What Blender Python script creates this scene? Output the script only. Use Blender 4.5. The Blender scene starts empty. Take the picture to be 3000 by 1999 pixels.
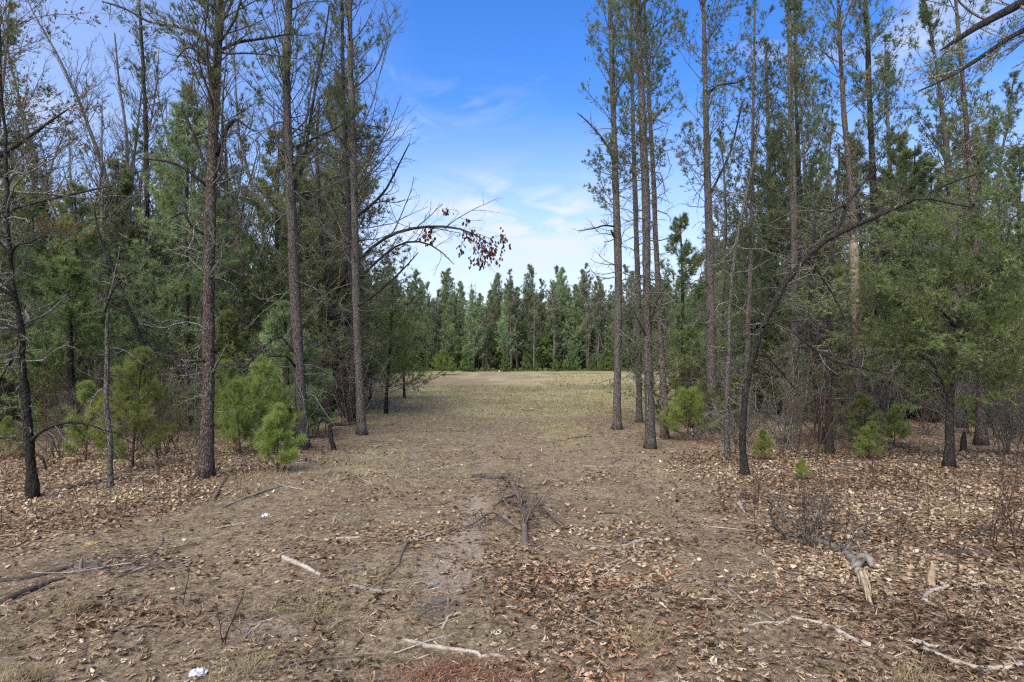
import bpy, math, random
import numpy as np
from mathutils import Vector
rng = np.random.default_rng(7)
random.seed(7)
SC = bpy.context.scene
COL = SC.collection
R = math.radians
# ------------------------------------------------------------------ camera, sky, sun, exposure
F, HZ, CH = 1900.0, 1040.0, 2.2          # focal length and horizon row in photo pixels, eye height in metres
cam = bpy.data.cameras.new('camera'); cam_o = bpy.data.objects.new('camera', cam); COL.objects.link(cam_o)
cam_o.location = (0, 0, CH); cam_o.rotation_euler = (R(90), 0, 0)
cam.sensor_width = 36; cam.lens = 36 * F / 3000.0
cam.shift_y = (HZ - 999.5) / 3000.0
cam.clip_start = 0.05; cam.clip_end = 3000
SC.camera = cam_o
SUN_EL, SUN_AZ = 48.0, 205.0             # sun behind the camera, a little to its left
w = bpy.data.worlds.new('World'); SC.world = w; w.use_nodes = True
nt = w.node_tree; N = nt.nodes; L = nt.links; N.clear()
out = N.new('ShaderNodeOutputWorld'); bg = N.new('ShaderNodeBackground'); bg.inputs[1].default_value = 0.15
sky = N.new('ShaderNodeTexSky'); sky.sky_type = 'NISHITA'; sky.sun_disc = False
sky.sun_elevation = R(SUN_EL); sky.sun_rotation = R(SUN_AZ); sky.air_density = 1.0; sky.dust_density = 0.6; sky.ozone_density = 2.5
hsv = N.new('ShaderNodeHueSaturation'); hsv.inputs['Hue'].default_value = 0.515; hsv.inputs['Saturation'].default_value = 1.36; hsv.inputs['Value'].default_value = 0.86
tc = N.new('ShaderNodeTexCoord'); mp = N.new('ShaderNodeMapping'); mp.inputs['Scale'].default_value = (1.0, 1.0, 2.6)
no = N.new('ShaderNodeTexNoise'); no.inputs['Scale'].default_value = 3.2; no.inputs['Detail'].default_value = 9; no.inputs['Roughness'].default_value = 0.52; no.inputs['Distortion'].default_value = 0.5
rp = N.new('ShaderNodeMapRange'); rp.inputs['From Min'].default_value = 0.58; rp.inputs['From Max'].default_value = 0.84
sep = N.new('ShaderNodeSeparateXYZ')
hz = N.new('ShaderNodeMapRange'); hz.inputs['From Min'].default_value = 0.36; hz.inputs['From Max'].default_value = 0.04; hz.inputs['To Max'].default_value = 0.9
lf = N.new('ShaderNodeMapRange'); lf.inputs['From Min'].default_value = -0.12; lf.inputs['From Max'].default_value = -0.62; lf.inputs['To Max'].default_value = 0.42
ad = N.new('ShaderNodeMath'); ad.operation = 'ADD'; ad.use_clamp = True
ad2 = N.new('ShaderNodeMath'); ad2.operation = 'MAXIMUM'; ad2.use_clamp = True
mx = N.new('ShaderNodeMix'); mx.data_type = 'RGBA'; mx.inputs[7].default_value = (2.7, 2.95, 3.35, 1)
L.new(tc.outputs['Generated'], mp.inputs[0]); L.new(mp.outputs[0], no.inputs['Vector']); L.new(no.outputs['Fac'], rp.inputs[0])
L.new(tc.outputs['Generated'], sep.inputs[0]); L.new(sep.outputs['Z'], hz.inputs[0]); L.new(sep.outputs['X'], lf.inputs[0])
L.new(rp.outputs[0], ad.inputs[0]); L.new(lf.outputs[0], ad.inputs[1]); L.new(ad.outputs[0], ad2.inputs[0]); L.new(hz.outputs[0], ad2.inputs[1])
def cloud_bank(cx, cz, sx, sz, amt, prev):
    dx = N.new('ShaderNodeVectorMath'); dx.operation = 'SUBTRACT'; dx.inputs[1].default_value = (cx, .95, cz); L.new(tc.outputs['Generated'], dx.inputs[0])
    ds = N.new('ShaderNodeVectorMath'); ds.operation = 'MULTIPLY'; ds.inputs[1].default_value = (1 / sx, .6, 1 / sz); L.new(dx.outputs[0], ds.inputs[0])
    ln = N.new('ShaderNodeVectorMath'); ln.operation = 'LENGTH'; L.new(ds.outputs[0], ln.inputs[0])
    fl = N.new('ShaderNodeMapRange'); fl.interpolation_type = 'SMOOTHSTEP'; fl.inputs['From Min'].default_value = 1.0; fl.inputs['From Max'].default_value = 0.0; L.new(ln.outputs['Value'], fl.inputs[0])
    mq = N.new('ShaderNodeMapping'); mq.inputs['Scale'].default_value = (1.0, 1.0, 3.4); mq.inputs['Rotation'].default_value = (0, R(18), 0); L.new(tc.outputs['Generated'], mq.inputs[0])
    n_ = N.new('ShaderNodeTexNoise'); n_.inputs['Scale'].default_value = 7; n_.inputs['Detail'].default_value = 8; n_.inputs['Roughness'].default_value = .55; n_.inputs['Distortion'].default_value = .8; L.new(mq.outputs[0], n_.inputs['Vector'])
    nr = N.new('ShaderNodeMapRange'); nr.inputs['From Min'].default_value = .44; nr.inputs['From Max'].default_value = .68; nr.inputs['To Max'].default_value = amt; L.new(n_.outputs['Fac'], nr.inputs[0])
    m_ = N.new('ShaderNodeMath'); m_.operation = 'MULTIPLY'; L.new(nr.outputs[0], m_.inputs[0]); L.new(fl.outputs[0], m_.inputs[1])
    a_ = N.new('ShaderNodeMath'); a_.operation = 'ADD'; a_.use_clamp = True; L.new(prev, a_.inputs[0]); L.new(m_.outputs[0], a_.inputs[1]); return a_.outputs[0]
cl = cloud_bank(-.01, .19, .26, .12, 1.15, ad2.outputs[0]); cl = cloud_bank(-.06, .36, .14, .06, .3, cl)
L.new(sky.outputs[0], hsv.inputs['Color']); L.new(hsv.outputs[0], mx.inputs[6]); L.new(cl, mx.inputs[0])
L.new(mx.outputs[2], bg.inputs[0]); L.new(bg.outputs[0], out.inputs[0])
sun = bpy.data.lights.new('sun', 'SUN'); sun.energy = 3.4; sun.angle = R(60); sun.color = (1.0, 0.93, 0.82)
sun_o = bpy.data.objects.new('sun', sun); COL.objects.link(sun_o)
d = Vector((math.sin(R(SUN_AZ)) * math.cos(R(SUN_EL)), math.cos(R(SUN_AZ)) * math.cos(R(SUN_EL)), math.sin(R(SUN_EL))))
sun_o.rotation_euler = d.to_track_quat('Z', 'Y').to_euler(); sun_o.location = (0, -20, 40)
SC.view_settings.view_transform = 'Standard'; SC.view_settings.look = 'None'
SC.view_settings.exposure = 1.05; SC.view_settings.gamma = 1; SC.view_settings.use_curve_mapping = False
SC.cycles.use_denoising = False; SC.cycles.pixel_filter_type = 'BLACKMAN_HARRIS'; SC.cycles.filter_width = 1.25
SC.cycles.max_bounces = 6; SC.cycles.diffuse_bounces = 4; SC.cycles.glossy_bounces = 1; SC.cycles.transmission_bounces = 3
SC.cycles.transparent_max_bounces = 2; SC.cycles.caustics_reflective = False; SC.cycles.caustics_refractive = False

# ------------------------------------------------------------------ numeric helpers
def h2(ix, iy, s):
    n = (ix.astype(np.int64) * 374761393 + iy.astype(np.int64) * 668265263 + s * 144665) & 0x7fffffff
    n = ((n ^ (n >> 13)) * 1274126177) & 0x7fffffff
    return ((n ^ (n >> 16)) & 0xffff) / 65535.0
def vnoise(x, y, s=0):
    x = np.asarray(x, float); y = np.asarray(y, float)
    ix = np.floor(x); iy = np.floor(y); fx = x - ix; fy = y - iy
    fx = fx * fx * (3 - 2 * fx); fy = fy * fy * (3 - 2 * fy)
    a = h2(ix, iy, s); b = h2(ix + 1, iy, s); c = h2(ix, iy + 1, s); e = h2(ix + 1, iy + 1, s)
    return (a * (1 - fx) + b * fx) * (1 - fy) + (c * (1 - fx) + e * fx) * fy
def fbm(x, y, s=0, o=4):
    t = 0; a = 0.5; n = 0
    for k in range(o):
        t = t + a * vnoise(x * 2 ** k, y * 2 ** k, s + k); n += a; a *= 0.5
    return t / n
def ss(a, b, x):
    t = np.clip((x - a) / (b - a), 0, 1); return t * t * (3 - 2 * t)
def gz(x, y):
    x = np.asarray(x, float); y = np.asarray(y, float)
    far = 1 - ss(40, 90, y)
    z = (fbm(x * .35, y * .35, 3, 3) - .5) * .22 + (fbm(x * 1.6, y * 1.6, 9, 3) - .5) * .07 * far
    z = z + (fbm(x * 7, y * 7, 21, 2) - .5) * .022 * (1 - ss(12, 22, y))
    z = z + 0.03 * ss(1.2, 0, np.abs(np.abs(x + .1) - 0.9)) * -1
    return z
def pt(px, py, Y): return np.array([(px - 1500) / F * Y, Y, CH - (py - HZ) / F * Y])
def bY(py): return CH * F / (py - HZ)
def gp(px, py, dz=0):
    Y = bY(py); x = (px - 1500) / F * Y; return np.array([x, Y, float(gz(x, Y)) + dz])
def gauss(x, y, cx, cy, sx, sy): return np.exp(-(((x - cx) / sx) ** 2 + ((y - cy) / sy) ** 2))
def left_edge(y): return -np.interp(y, [0, 9, 14, 22, 27, 50, 86, 90], [9, 4.6, 4.3, 4.2, 6.5, 11, 17, 17])
def right_edge(y): return np.interp(y, [0, 5, 9, 14, 21, 27, 50, 86], [1.7, 1.9, 2.7, 3.4, 3.6, 7.5, 15, 26])
def litter(x, y):
    n = (fbm(x * .8, y * .8, 31, 4) - .5)
    l = ss(-.4, 1.0, left_edge(y) - x + n * 2.2)
    r = ss(-.5, 1.1, x - right_edge(y) + n * 2.0)
    far = ss(84, 87, y)
    f = np.maximum(np.maximum(l, r), far)
    p = 1.5 * gauss(x, y, .85, 5.3, .8, 1.1) + .9 * gauss(x, y, .7, 6.7, 1.0, .8) + .55 * gauss(x, y, 1.3, 8.4, 1.1, .9)
    p = p + .5 * gauss(x, y, -1.6, 7.6, .8, 1.0) + .5 * gauss(x, y, -3.4, 5.6, 1.2, .5) + .4 * gauss(x, y, -1.4, 5.9, .6, .5)
    p = p * ss(.33, .6, fbm(x * 1.7, y * 1.7, 77, 3))
    s = .42 * ss(.48, .72, fbm(x * 1.3, y * 1.3, 55, 4)) * (1 - ss(12, 22, y))
    return np.clip(np.maximum(f * (.6 + .8 * fbm(x * 1.3, y * 1.3, 5, 3)), p + s), 0, 1)

class Acc:
    def __init__(s): s.v = []; s.f3 = []; s.f4 = []; s.a = []; s.n = 0
    def add(s, v, f3=None, f4=None, a=None):
        v = np.asarray(v, float).reshape(-1, 3)
        if f3 is not None and len(f3): s.f3.append(np.asarray(f3, np.int64).reshape(-1, 3) + s.n)
        if f4 is not None and len(f4): s.f4.append(np.asarray(f4, np.int64).reshape(-1, 4) + s.n)
        s.v.append(v); s.a.append(np.broadcast_to(np.zeros(1) if a is None else np.asarray(a, float).ravel(), (len(v),)) if (a is None or np.size(a) == 1) else np.asarray(a, float).ravel())
        s.n += len(v)
    def mesh(s, name, mat, smooth=True, off=None):
        me = bpy.data.meshes.new(name)
        v = np.concatenate(s.v) if s.v else np.zeros((0, 3))
        if off is not None: v = v - np.asarray(off)
        a = np.concatenate(s.a) if s.a else np.zeros(0)
        t = np.concatenate(s.f3) if s.f3 else np.zeros((0, 3), int); q = np.concatenate(s.f4) if s.f4 else np.zeros((0, 4), int)
        me.vertices.add(len(v)); me.vertices.foreach_set('co', v.astype(np.float32).ravel())
        me.loops.add(t.size + q.size); me.polygons.add(len(t) + len(q))
        me.loops.foreach_set('vertex_index', np.concatenate([t.ravel(), q.ravel()]).astype(np.int32))
        me.polygons.foreach_set('loop_start', np.concatenate([np.arange(len(t)) * 3, t.size + np.arange(len(q)) * 4]).astype(np.int32))
        try: me.polygons.foreach_set('loop_total', np.concatenate([np.full(len(t), 3), np.full(len(q), 4)]).astype(np.int32))
        except Exception: pass
        me.update(calc_edges=True)
        if smooth: me.polygons.foreach_set('use_smooth', np.ones(len(me.polygons), bool))
        at = me.attributes.new('var', 'FLOAT', 'POINT'); at.data.foreach_set('value', a.astype(np.float32))
        me.materials.append(mat)
        return me
def nrm(v): return v / np.maximum(np.linalg.norm(v, axis=-1, keepdims=True), 1e-9)
def tubes(acc, P, Rr, S=4, a=None, rough=0.0):
    P = np.asarray(P, float); Rr = np.asarray(Rr, float)
    if P.ndim == 2: P = P[None]; Rr = Rr[None]
    n, K, _ = P.shape
    T = np.gradient(P, axis=1); T = nrm(T)
    m = nrm(T.mean(axis=1)); ref = np.where(np.abs(m[:, 2:3]) > .8, np.array([[1., 0.13, 0]]), np.array([[0.07, 0.05, 1.]]))
    U = nrm(np.cross(T, ref[:, None, :])); V = np.cross(T, U)
    th = np.arange(S) / S * 2 * np.pi
    rr = Rr[:, :, None] * np.ones(S)
    if rough: rr = rr * (1 + rough * (rng.random(rr.shape) - .5))
    v = P[:, :, None, :] + rr[..., None] * (np.cos(th)[None, None, :, None] * U[:, :, None, :] + np.sin(th)[None, None, :, None] * V[:, :, None, :])
    idx = np.arange(n * K * S).reshape(n, K, S); nx = np.roll(idx, -1, 2)
    q = np.stack([idx[:, :-1], nx[:, :-1], nx[:, 1:], idx[:, 1:]], -1).reshape(-1, 4)
    av = np.zeros((n, K, S)) if a is None else np.broadcast_to(np.asarray(a).reshape(-1, 1, 1), (n, K, S))
    t = None
    if S >= 5:
        caps = [[idx[i, 0, 0], idx[i, 0, (k + 1) % S], idx[i, 0, k]] for i in range(n) for k in range(1, S - 1)] + [[idx[i, -1, 0], idx[i, -1, k], idx[i, -1, (k + 1) % S]] for i in range(n) for k in range(1, S - 1)] if n < 80 else None
        t = caps
    acc.add(v, t, q, av)
def twigs(acc, P, Rr):
    P = np.asarray(P, float); Rr = np.asarray(Rr, float); n, K, _ = P.shape
    T = nrm(np.gradient(P, axis=1)); m = nrm(T.mean(axis=1)); ref = np.where(np.abs(m[:, 2:3]) > .8, np.array([[1., 0.13, 0]]), np.array([[0.07, 0.05, 1.]]))
    U = nrm(np.cross(T, ref[:, None, :])); V = np.cross(T, U); th = np.arange(3) / 3 * 2 * np.pi
    v = P[:, :-1, None, :] + Rr[:, :-1, None, None] * (np.cos(th)[None, None, :, None] * U[:, :-1, None, :] + np.sin(th)[None, None, :, None] * V[:, :-1, None, :])
    v = np.concatenate([v.reshape(n, -1, 3), P[:, -1:]], 1); per = (K - 1) * 3 + 1; idx = (np.arange(n) * per)[:, None, None] + np.arange((K - 1) * 3).reshape(1, K - 1, 3); nx = np.roll(idx, -1, 2); tip = ((np.arange(n) * per) + per - 1)[:, None]
    q = np.stack([idx[:, :-1], nx[:, :-1], nx[:, 1:], idx[:, 1:]], -1).reshape(-1, 4) if K > 2 else None
    acc.add(v, np.stack([idx[:, -1], nx[:, -1], np.broadcast_to(tip, (n, 3))], -1).reshape(-1, 3), q)
def grow(st, dr, ln, K, wig=.15, up=0.0, rg=rng):
    """random-walk polylines: st, dr (n,3), ln (n), K points, up bends the tip towards (or away from) the sky"""
    n = len(st); P = np.zeros((n, K, 3)); P[:, 0] = st; d = nrm(dr.copy()); step = (ln / (K - 1))[:, None]
    up = np.broadcast_to(up, (n,)) if np.ndim(up) <= 1 else up
    for k in range(1, K):
        d = nrm(d + rg.normal(0, wig, (n, 3)) + np.stack([np.zeros(n), np.zeros(n), up / (K - 1)], -1))
        P[:, k] = P[:, k - 1] + d * step
    return P
def kids(P, Rr, n_per, t0, t1, ang, lnr, rg=rng, flat=0.0):
    """n_per child starts on every parent: start, direction, length, radius"""
    n, K, _ = P.shape; m = n * n_per
    pi = np.repeat(np.arange(n), n_per); t = (t0 + (t1 - t0) * (np.tile((np.arange(n_per) + .5) / n_per, n) + rg.normal(0, .08, m))).clip(0.02, .999) * (K - 1)
    k = np.floor(t).astype(int).clip(0, K - 2); f = (t - k)[:, None]
    st = P[pi, k] * (1 - f) + P[pi, k + 1] * f; T = nrm(P[pi, k + 1] - P[pi, k])
    rad = Rr[pi, k] * (1 - f[:, 0]) + Rr[pi, k + 1] * f[:, 0]
    rnd = rg.normal(0, 1, (m, 3)); rnd[:, 2] *= (1 - flat)
    side = nrm(rnd - (rnd * T).sum(1, keepdims=True) * T)
    a = (ang + rg.normal(0, .18, m))[:, None]
    ln = np.linalg.norm(P[:, -1] - P[:, 0], axis=1)[pi] * lnr * (1.15 - .7 * (t / (K - 1))) * rg.uniform(.55, 1.25, m)
    return st, nrm(np.cos(a) * T + np.sin(a) * side), ln, rad
def taper(r0, K, tip=.3): return np.asarray(r0)[:, None] * np.linspace(1, tip, K)[None, :]
def tufts(acc, p, d, m, ln, wd, spread, var=None, rg=rng, droop=0.0):
    """m thin needles fanning from each point p along d"""
    n = len(p)
    if n == 0: return
    D = nrm(nrm(d)[:, None, :] + rg.normal(0, spread, (n, m, 3)) - np.array([0, 0, droop]))
    l = ln * rg.uniform(.7, 1.2, (n, m, 1)); side = nrm(np.cross(D, rg.normal(0, 1, (n, m, 3)))) * wd * .5
    b = p[:, None, :] + D * 0.004
    v = np.stack([b - side, b + side, b + D * l], 2)
    var = rg.random(n) if var is None else var
    a = np.broadcast_to(var[:, None, None], (n, m, 3))
    acc.add(v, np.arange(n * m * 3).reshape(-1, 3), None, a)

# ------------------------------------------------------------------ materials
def mat(name):
    m = bpy.data.materials.new(name); m.use_nodes = True; t = m.node_tree; t.nodes.clear()
    o = t.nodes.new('ShaderNodeOutputMaterial'); b = t.nodes.new('ShaderNodeBsdfPrincipled'); t.links.new(b.outputs[0], o.inputs[0])
    b.inputs['Roughness'].default_value = .85; b.inputs['Specular IOR Level'].default_value = .15
    return m, t, b, o
def nd(t, ty, **kw):
    n = t.nodes.new(ty)
    for k, v in kw.items():
        if k in n.inputs.keys() if isinstance(k, str) else False: n.inputs[k].default_value = v
        else: setattr(n, k, v)
    return n
def ramp(t, fac, stops):
    r = t.nodes.new('ShaderNodeValToRGB'); e = r.color_ramp.elements
    while len(e) < len(stops): e.new(.5)
    for i, (p, c) in enumerate(stops): e[i].position = p; e[i].color = (*c, 1)
    if fac is not None: t.links.new(fac, r.inputs[0])
    return r
def mixc(t, f, a, b, bt='MIX'):
    m = t.nodes.new('ShaderNodeMix'); m.data_type = 'RGBA'; m.blend_type = bt
    for s, x in ((0, f), (6, a), (7, b)):
        if hasattr(x, 'links') or isinstance(x, bpy.types.NodeSocket): t.links.new(x, m.inputs[s])
        else: m.inputs[s].default_value = x if s == 0 else (*x, 1)
    return m.outputs[2]
def noise(t, sc, det=4, rough=.55, vec=None, dist=0.0):
    n = t.nodes.new('ShaderNodeTexNoise'); n.inputs['Scale'].default_value = sc; n.inputs['Detail'].default_value = det
    n.inputs['Roughness'].default_value = rough; n.inputs['Distortion'].default_value = dist
    if vec is not None: t.links.new(vec, n.inputs['Vector'])
    return n
def mrange(t, x, a, b, c=0., e=1.):
    n = t.nodes.new('ShaderNodeMapRange'); n.inputs[1].default_value = a; n.inputs[2].default_value = b; n.inputs[3].default_value = c; n.inputs[4].default_value = e
    t.links.new(x, n.inputs[0]); return n.outputs[0]
def bark(name, dark, mid, light, lich=(.26, .29, .22), lich_amt=.6, sc=1.0):
    m, t, b, o = mat(name)
    tc = t.nodes.new('ShaderNodeTexCoord'); mp = t.nodes.new('ShaderNodeMapping'); mp.inputs['Scale'].default_value = (1, 1, .32)
    t.links.new(tc.outputs['Object'], mp.inputs[0])
    vo = t.nodes.new('ShaderNodeTexVoronoi'); vo.inputs['Scale'].default_value = 34 * sc; vo.feature = 'DISTANCE_TO_EDGE'; t.links.new(mp.outputs[0], vo.inputs['Vector'])
    n1 = noise(t, 45 * sc, 6, .7, mp.outputs[0], .6); n2 = noise(t, 2.3, 4, .6, tc.outputs['Object']); n3 = noise(t, 19, 6, .72, tc.outputs['Object'], .4)
    c = ramp(t, n1.outputs['Fac'], [(.32, dark), (.52, mid), (.70, light)]).outputs[0]
    crack = mrange(t, vo.outputs['Distance'], 0.0, .09)
    c = mixc(t, crack, tuple(x * .45 for x in dark), c)
    l = mrange(t, n3.outputs['Fac'], .54, .60, 0, lich_amt); l2 = mrange(t, n2.outputs['Fac'], .42, .58)
    ml = t.nodes.new('ShaderNodeMath'); ml.operation = 'MULTIPLY'; t.links.new(l, ml.inputs[0]); t.links.new(l2, ml.inputs[1])
    c = mixc(t, ml.outputs[0], c, lich)
    oi = t.nodes.new('ShaderNodeObjectInfo'); hv = t.nodes.new('ShaderNodeHueSaturation')
    t.links.new(mrange(t, oi.outputs['Random'], 0, 1, .75, 1.25), hv.inputs['Value']); t.links.new(c, hv.inputs['Color']); t.links.new(hv.outputs[0], b.inputs['Base Color'])
    bp = t.nodes.new('ShaderNodeBump'); bp.inputs['Strength'].default_value = .9; bp.inputs['Distance'].default_value = .02
    s = t.nodes.new('ShaderNodeMath'); s.operation = 'ADD'; t.links.new(crack, s.inputs[0]); t.links.new(n1.outputs['Fac'], s.inputs[1])
    t.links.new(s.outputs[0], bp.inputs['Height']); t.links.new(bp.outputs[0], b.inputs['Normal'])
    return m
def wood(name, dark, mid, light):
    m, t, b, o = mat(name); tc = t.nodes.new('ShaderNodeTexCoord')
    n1 = noise(t, 60, 5, .7, tc.outputs['Object'], .4); n2 = noise(t, 9, 4, .6, tc.outputs['Object'])
    c = mixc(t, .5, ramp(t, n1.outputs['Fac'], [(.35, dark), (.5, mid), (.66, light)]).outputs[0], ramp(t, n2.outputs['Fac'], [(.35, dark), (.5, mid), (.65, light)]).outputs[0])
    t.links.new(c, b.inputs['Base Color']); bp = t.nodes.new('ShaderNodeBump'); bp.inputs['Strength'].default_value = .6; bp.inputs['Distance'].default_value = .01; t.links.new(n1.outputs['Fac'], bp.inputs['Height']); t.links.new(bp.outputs[0], b.inputs['Normal'])
    return m
def leafy(name, stops, trans=.35, rv=(.8, 1.2)):
    m, t, b, o = mat(name); t.nodes.remove(b)
    at = t.nodes.new('ShaderNodeAttribute'); at.attribute_name = 'var'
    c = ramp(t, at.outputs['Fac'], stops).outputs[0]
    oi = t.nodes.new('ShaderNodeObjectInfo'); hv = t.nodes.new('ShaderNodeHueSaturation')
    t.links.new(mrange(t, oi.outputs['Random'], 0, 1, *rv), hv.inputs['Value']); t.links.new(mrange(t, oi.outputs['Random'], 0, 1, .485, .515), hv.inputs['Hue']); t.links.new(c, hv.inputs['Color'])
    df = t.nodes.new('ShaderNodeBsdfDiffuse'); tr = t.nodes.new('ShaderNodeBsdfTranslucent'); mx = t.nodes.new('ShaderNodeMixShader'); mx.inputs[0].default_value = trans
    t.links.new(hv.outputs[0], df.inputs[0]); t.links.new(hv.outputs[0], tr.inputs[0]); t.links.new(df.outputs[0], mx.inputs[1]); t.links.new(tr.outputs[0], mx.inputs[2]); t.links.new(mx.outputs[0], o.inputs[0])
    return m
M = {}
M['bark_pine'] = bark('bark_pine', (.055, .046, .039), (.13, .11, .094), (.27, .24, .21))
M['bark_red'] = bark('bark_red', (.042, .030, .025), (.10, .073, .060), (.24, .195, .17), lich=(.3, .29, .25), lich_amt=.75)
M['bark_dark'] = bark('bark_dark', (.018, .015, .013), (.040, .034, .029), (.085, .075, .065), lich=(.12, .14, .09), lich_amt=.5)
M['bark_pale'] = bark('bark_pale', (.10, .085, .07), (.22, .19, .16), (.36, .32, .28), lich_amt=.3)
M['bark_far'] = bark('bark_far', (.08, .07, .06), (.16, .14, .12), (.25, .225, .2), lich_amt=.2)
M['twig'] = bark('twig', (.065, .057, .048), (.15, .132, .112), (.26, .235, .20), lich=(.3, .33, .25), lich_amt=.7)
M['twig_dead'] = bark('twig_dead', (.09, .082, .07), (.20, .185, .16), (.34, .32, .275), lich=(.33, .37, .29), lich_amt=.85)
M['twig_red'] = bark('twig_red', (.06, .034, .028), (.12, .075, .06), (.2, .13, .11), lich_amt=.2)
M['bare_wood'] = wood('bare_wood', (.13, .09, .055), (.33, .25, .16), (.52, .42, .28))
M['grey_wood'] = wood('grey_wood', (.16, .135, .11), (.30, .26, .215), (.46, .41, .35))
M['scar_wood'] = wood('scar_wood', (.09, .07, .052), (.22, .175, .13), (.36, .30, .235))
M['stick_dark'] = wood('stick_dark', (.025, .02, .017), (.055, .045, .038), (.11, .095, .08))
M['stick_brown'] = wood('stick_brown', (.05, .038, .03), (.11, .085, .067), (.23, .19, .155))
M['stick_grey'] = wood('stick_grey', (.08, .07, .06), (.17, .15, .13), (.30, .27, .235))
M['needle_pine'] = leafy('needle_pine', [(0, (0.081, 0.105, 0.057)), (.45, (0.135, 0.169, 0.084)), (.85, (0.203, 0.236, 0.108)), (1, (0.297, 0.203, 0.108))])
M['needle_far'] = leafy('needle_far', [(0, (0.098, 0.149, 0.086)), (.5, (0.196, 0.253, 0.127)), (1, (0.299, 0.345, 0.161))], .3, (.7, 1.35))
M['needle_olive'] = leafy('needle_olive', [(0, (0.138, 0.149, 0.098)), (.5, (0.218, 0.224, 0.144)), (1, (0.299, 0.287, 0.184))], .3, (.75, 1.25))
M['needle_white'] = leafy('needle_white', [(0, (0.084, 0.129, 0.063)), (.5, (0.147, 0.210, 0.091)), (1, (0.252, 0.322, 0.119))], .35)
M['needle_young'] = leafy('needle_young', [(0, (.16, .22, .06)), (.5, (.26, .335, .09)), (1, (.39, .45, .14))], .5, (.7, 1.2))
M['needle_brown'] = leafy('needle_brown', [(0, (0.058, 0.058, 0.026)), (.45, (0.117, 0.098, 0.039)), (.8, (0.195, 0.124, 0.052)), (1, (0.312, 0.156, 0.072))], .35)
M['cedar'] = leafy('cedar', [(0, (0.094, 0.121, 0.050)), (.5, (0.165, 0.204, 0.077)), (1, (0.264, 0.297, 0.110))], .35)
LEAFC = [(0, (.06, .042, .027)), (.2, (.14, .097, .06)), (.42, (.27, .19, .115)), (.66, (.37, .285, .18)), (.9, (.46, .38, .255)), (1, (.55, .475, .34))]
M['oak_leaf'] = leafy('oak_leaf', LEAFC, .2, (1, 1))
M['hang_leaf'] = leafy('hang_leaf', [(0, (.05, .025, .02)), (.6, (.12, .055, .035)), (1, (.25, .13, .08))], .3, (1, 1))
M['dry_grass'] = leafy('dry_grass', [(0, (.22, .18, .09)), (.5, (.38, .33, .18)), (.85, (.28, .27, .14)), (1, (.17, .22, .08))], .3, (1, 1))
M['green_grass'] = leafy('green_grass', [(0, (.06, .12, .03)), (1, (.17, .24, .07))], .3, (1, 1))
M['duff'] = leafy('duff', [(0, (.05, .035, .024)), (.4, (.14, .095, .062)), (.75, (.29, .21, .14)), (1, (.47, .39, .28))], 0, (1, 1))
M['stalk'] = leafy('stalk', [(0, (.05, .03, .025)), (1, (.14, .09, .07))], 0, (1, 1))

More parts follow.
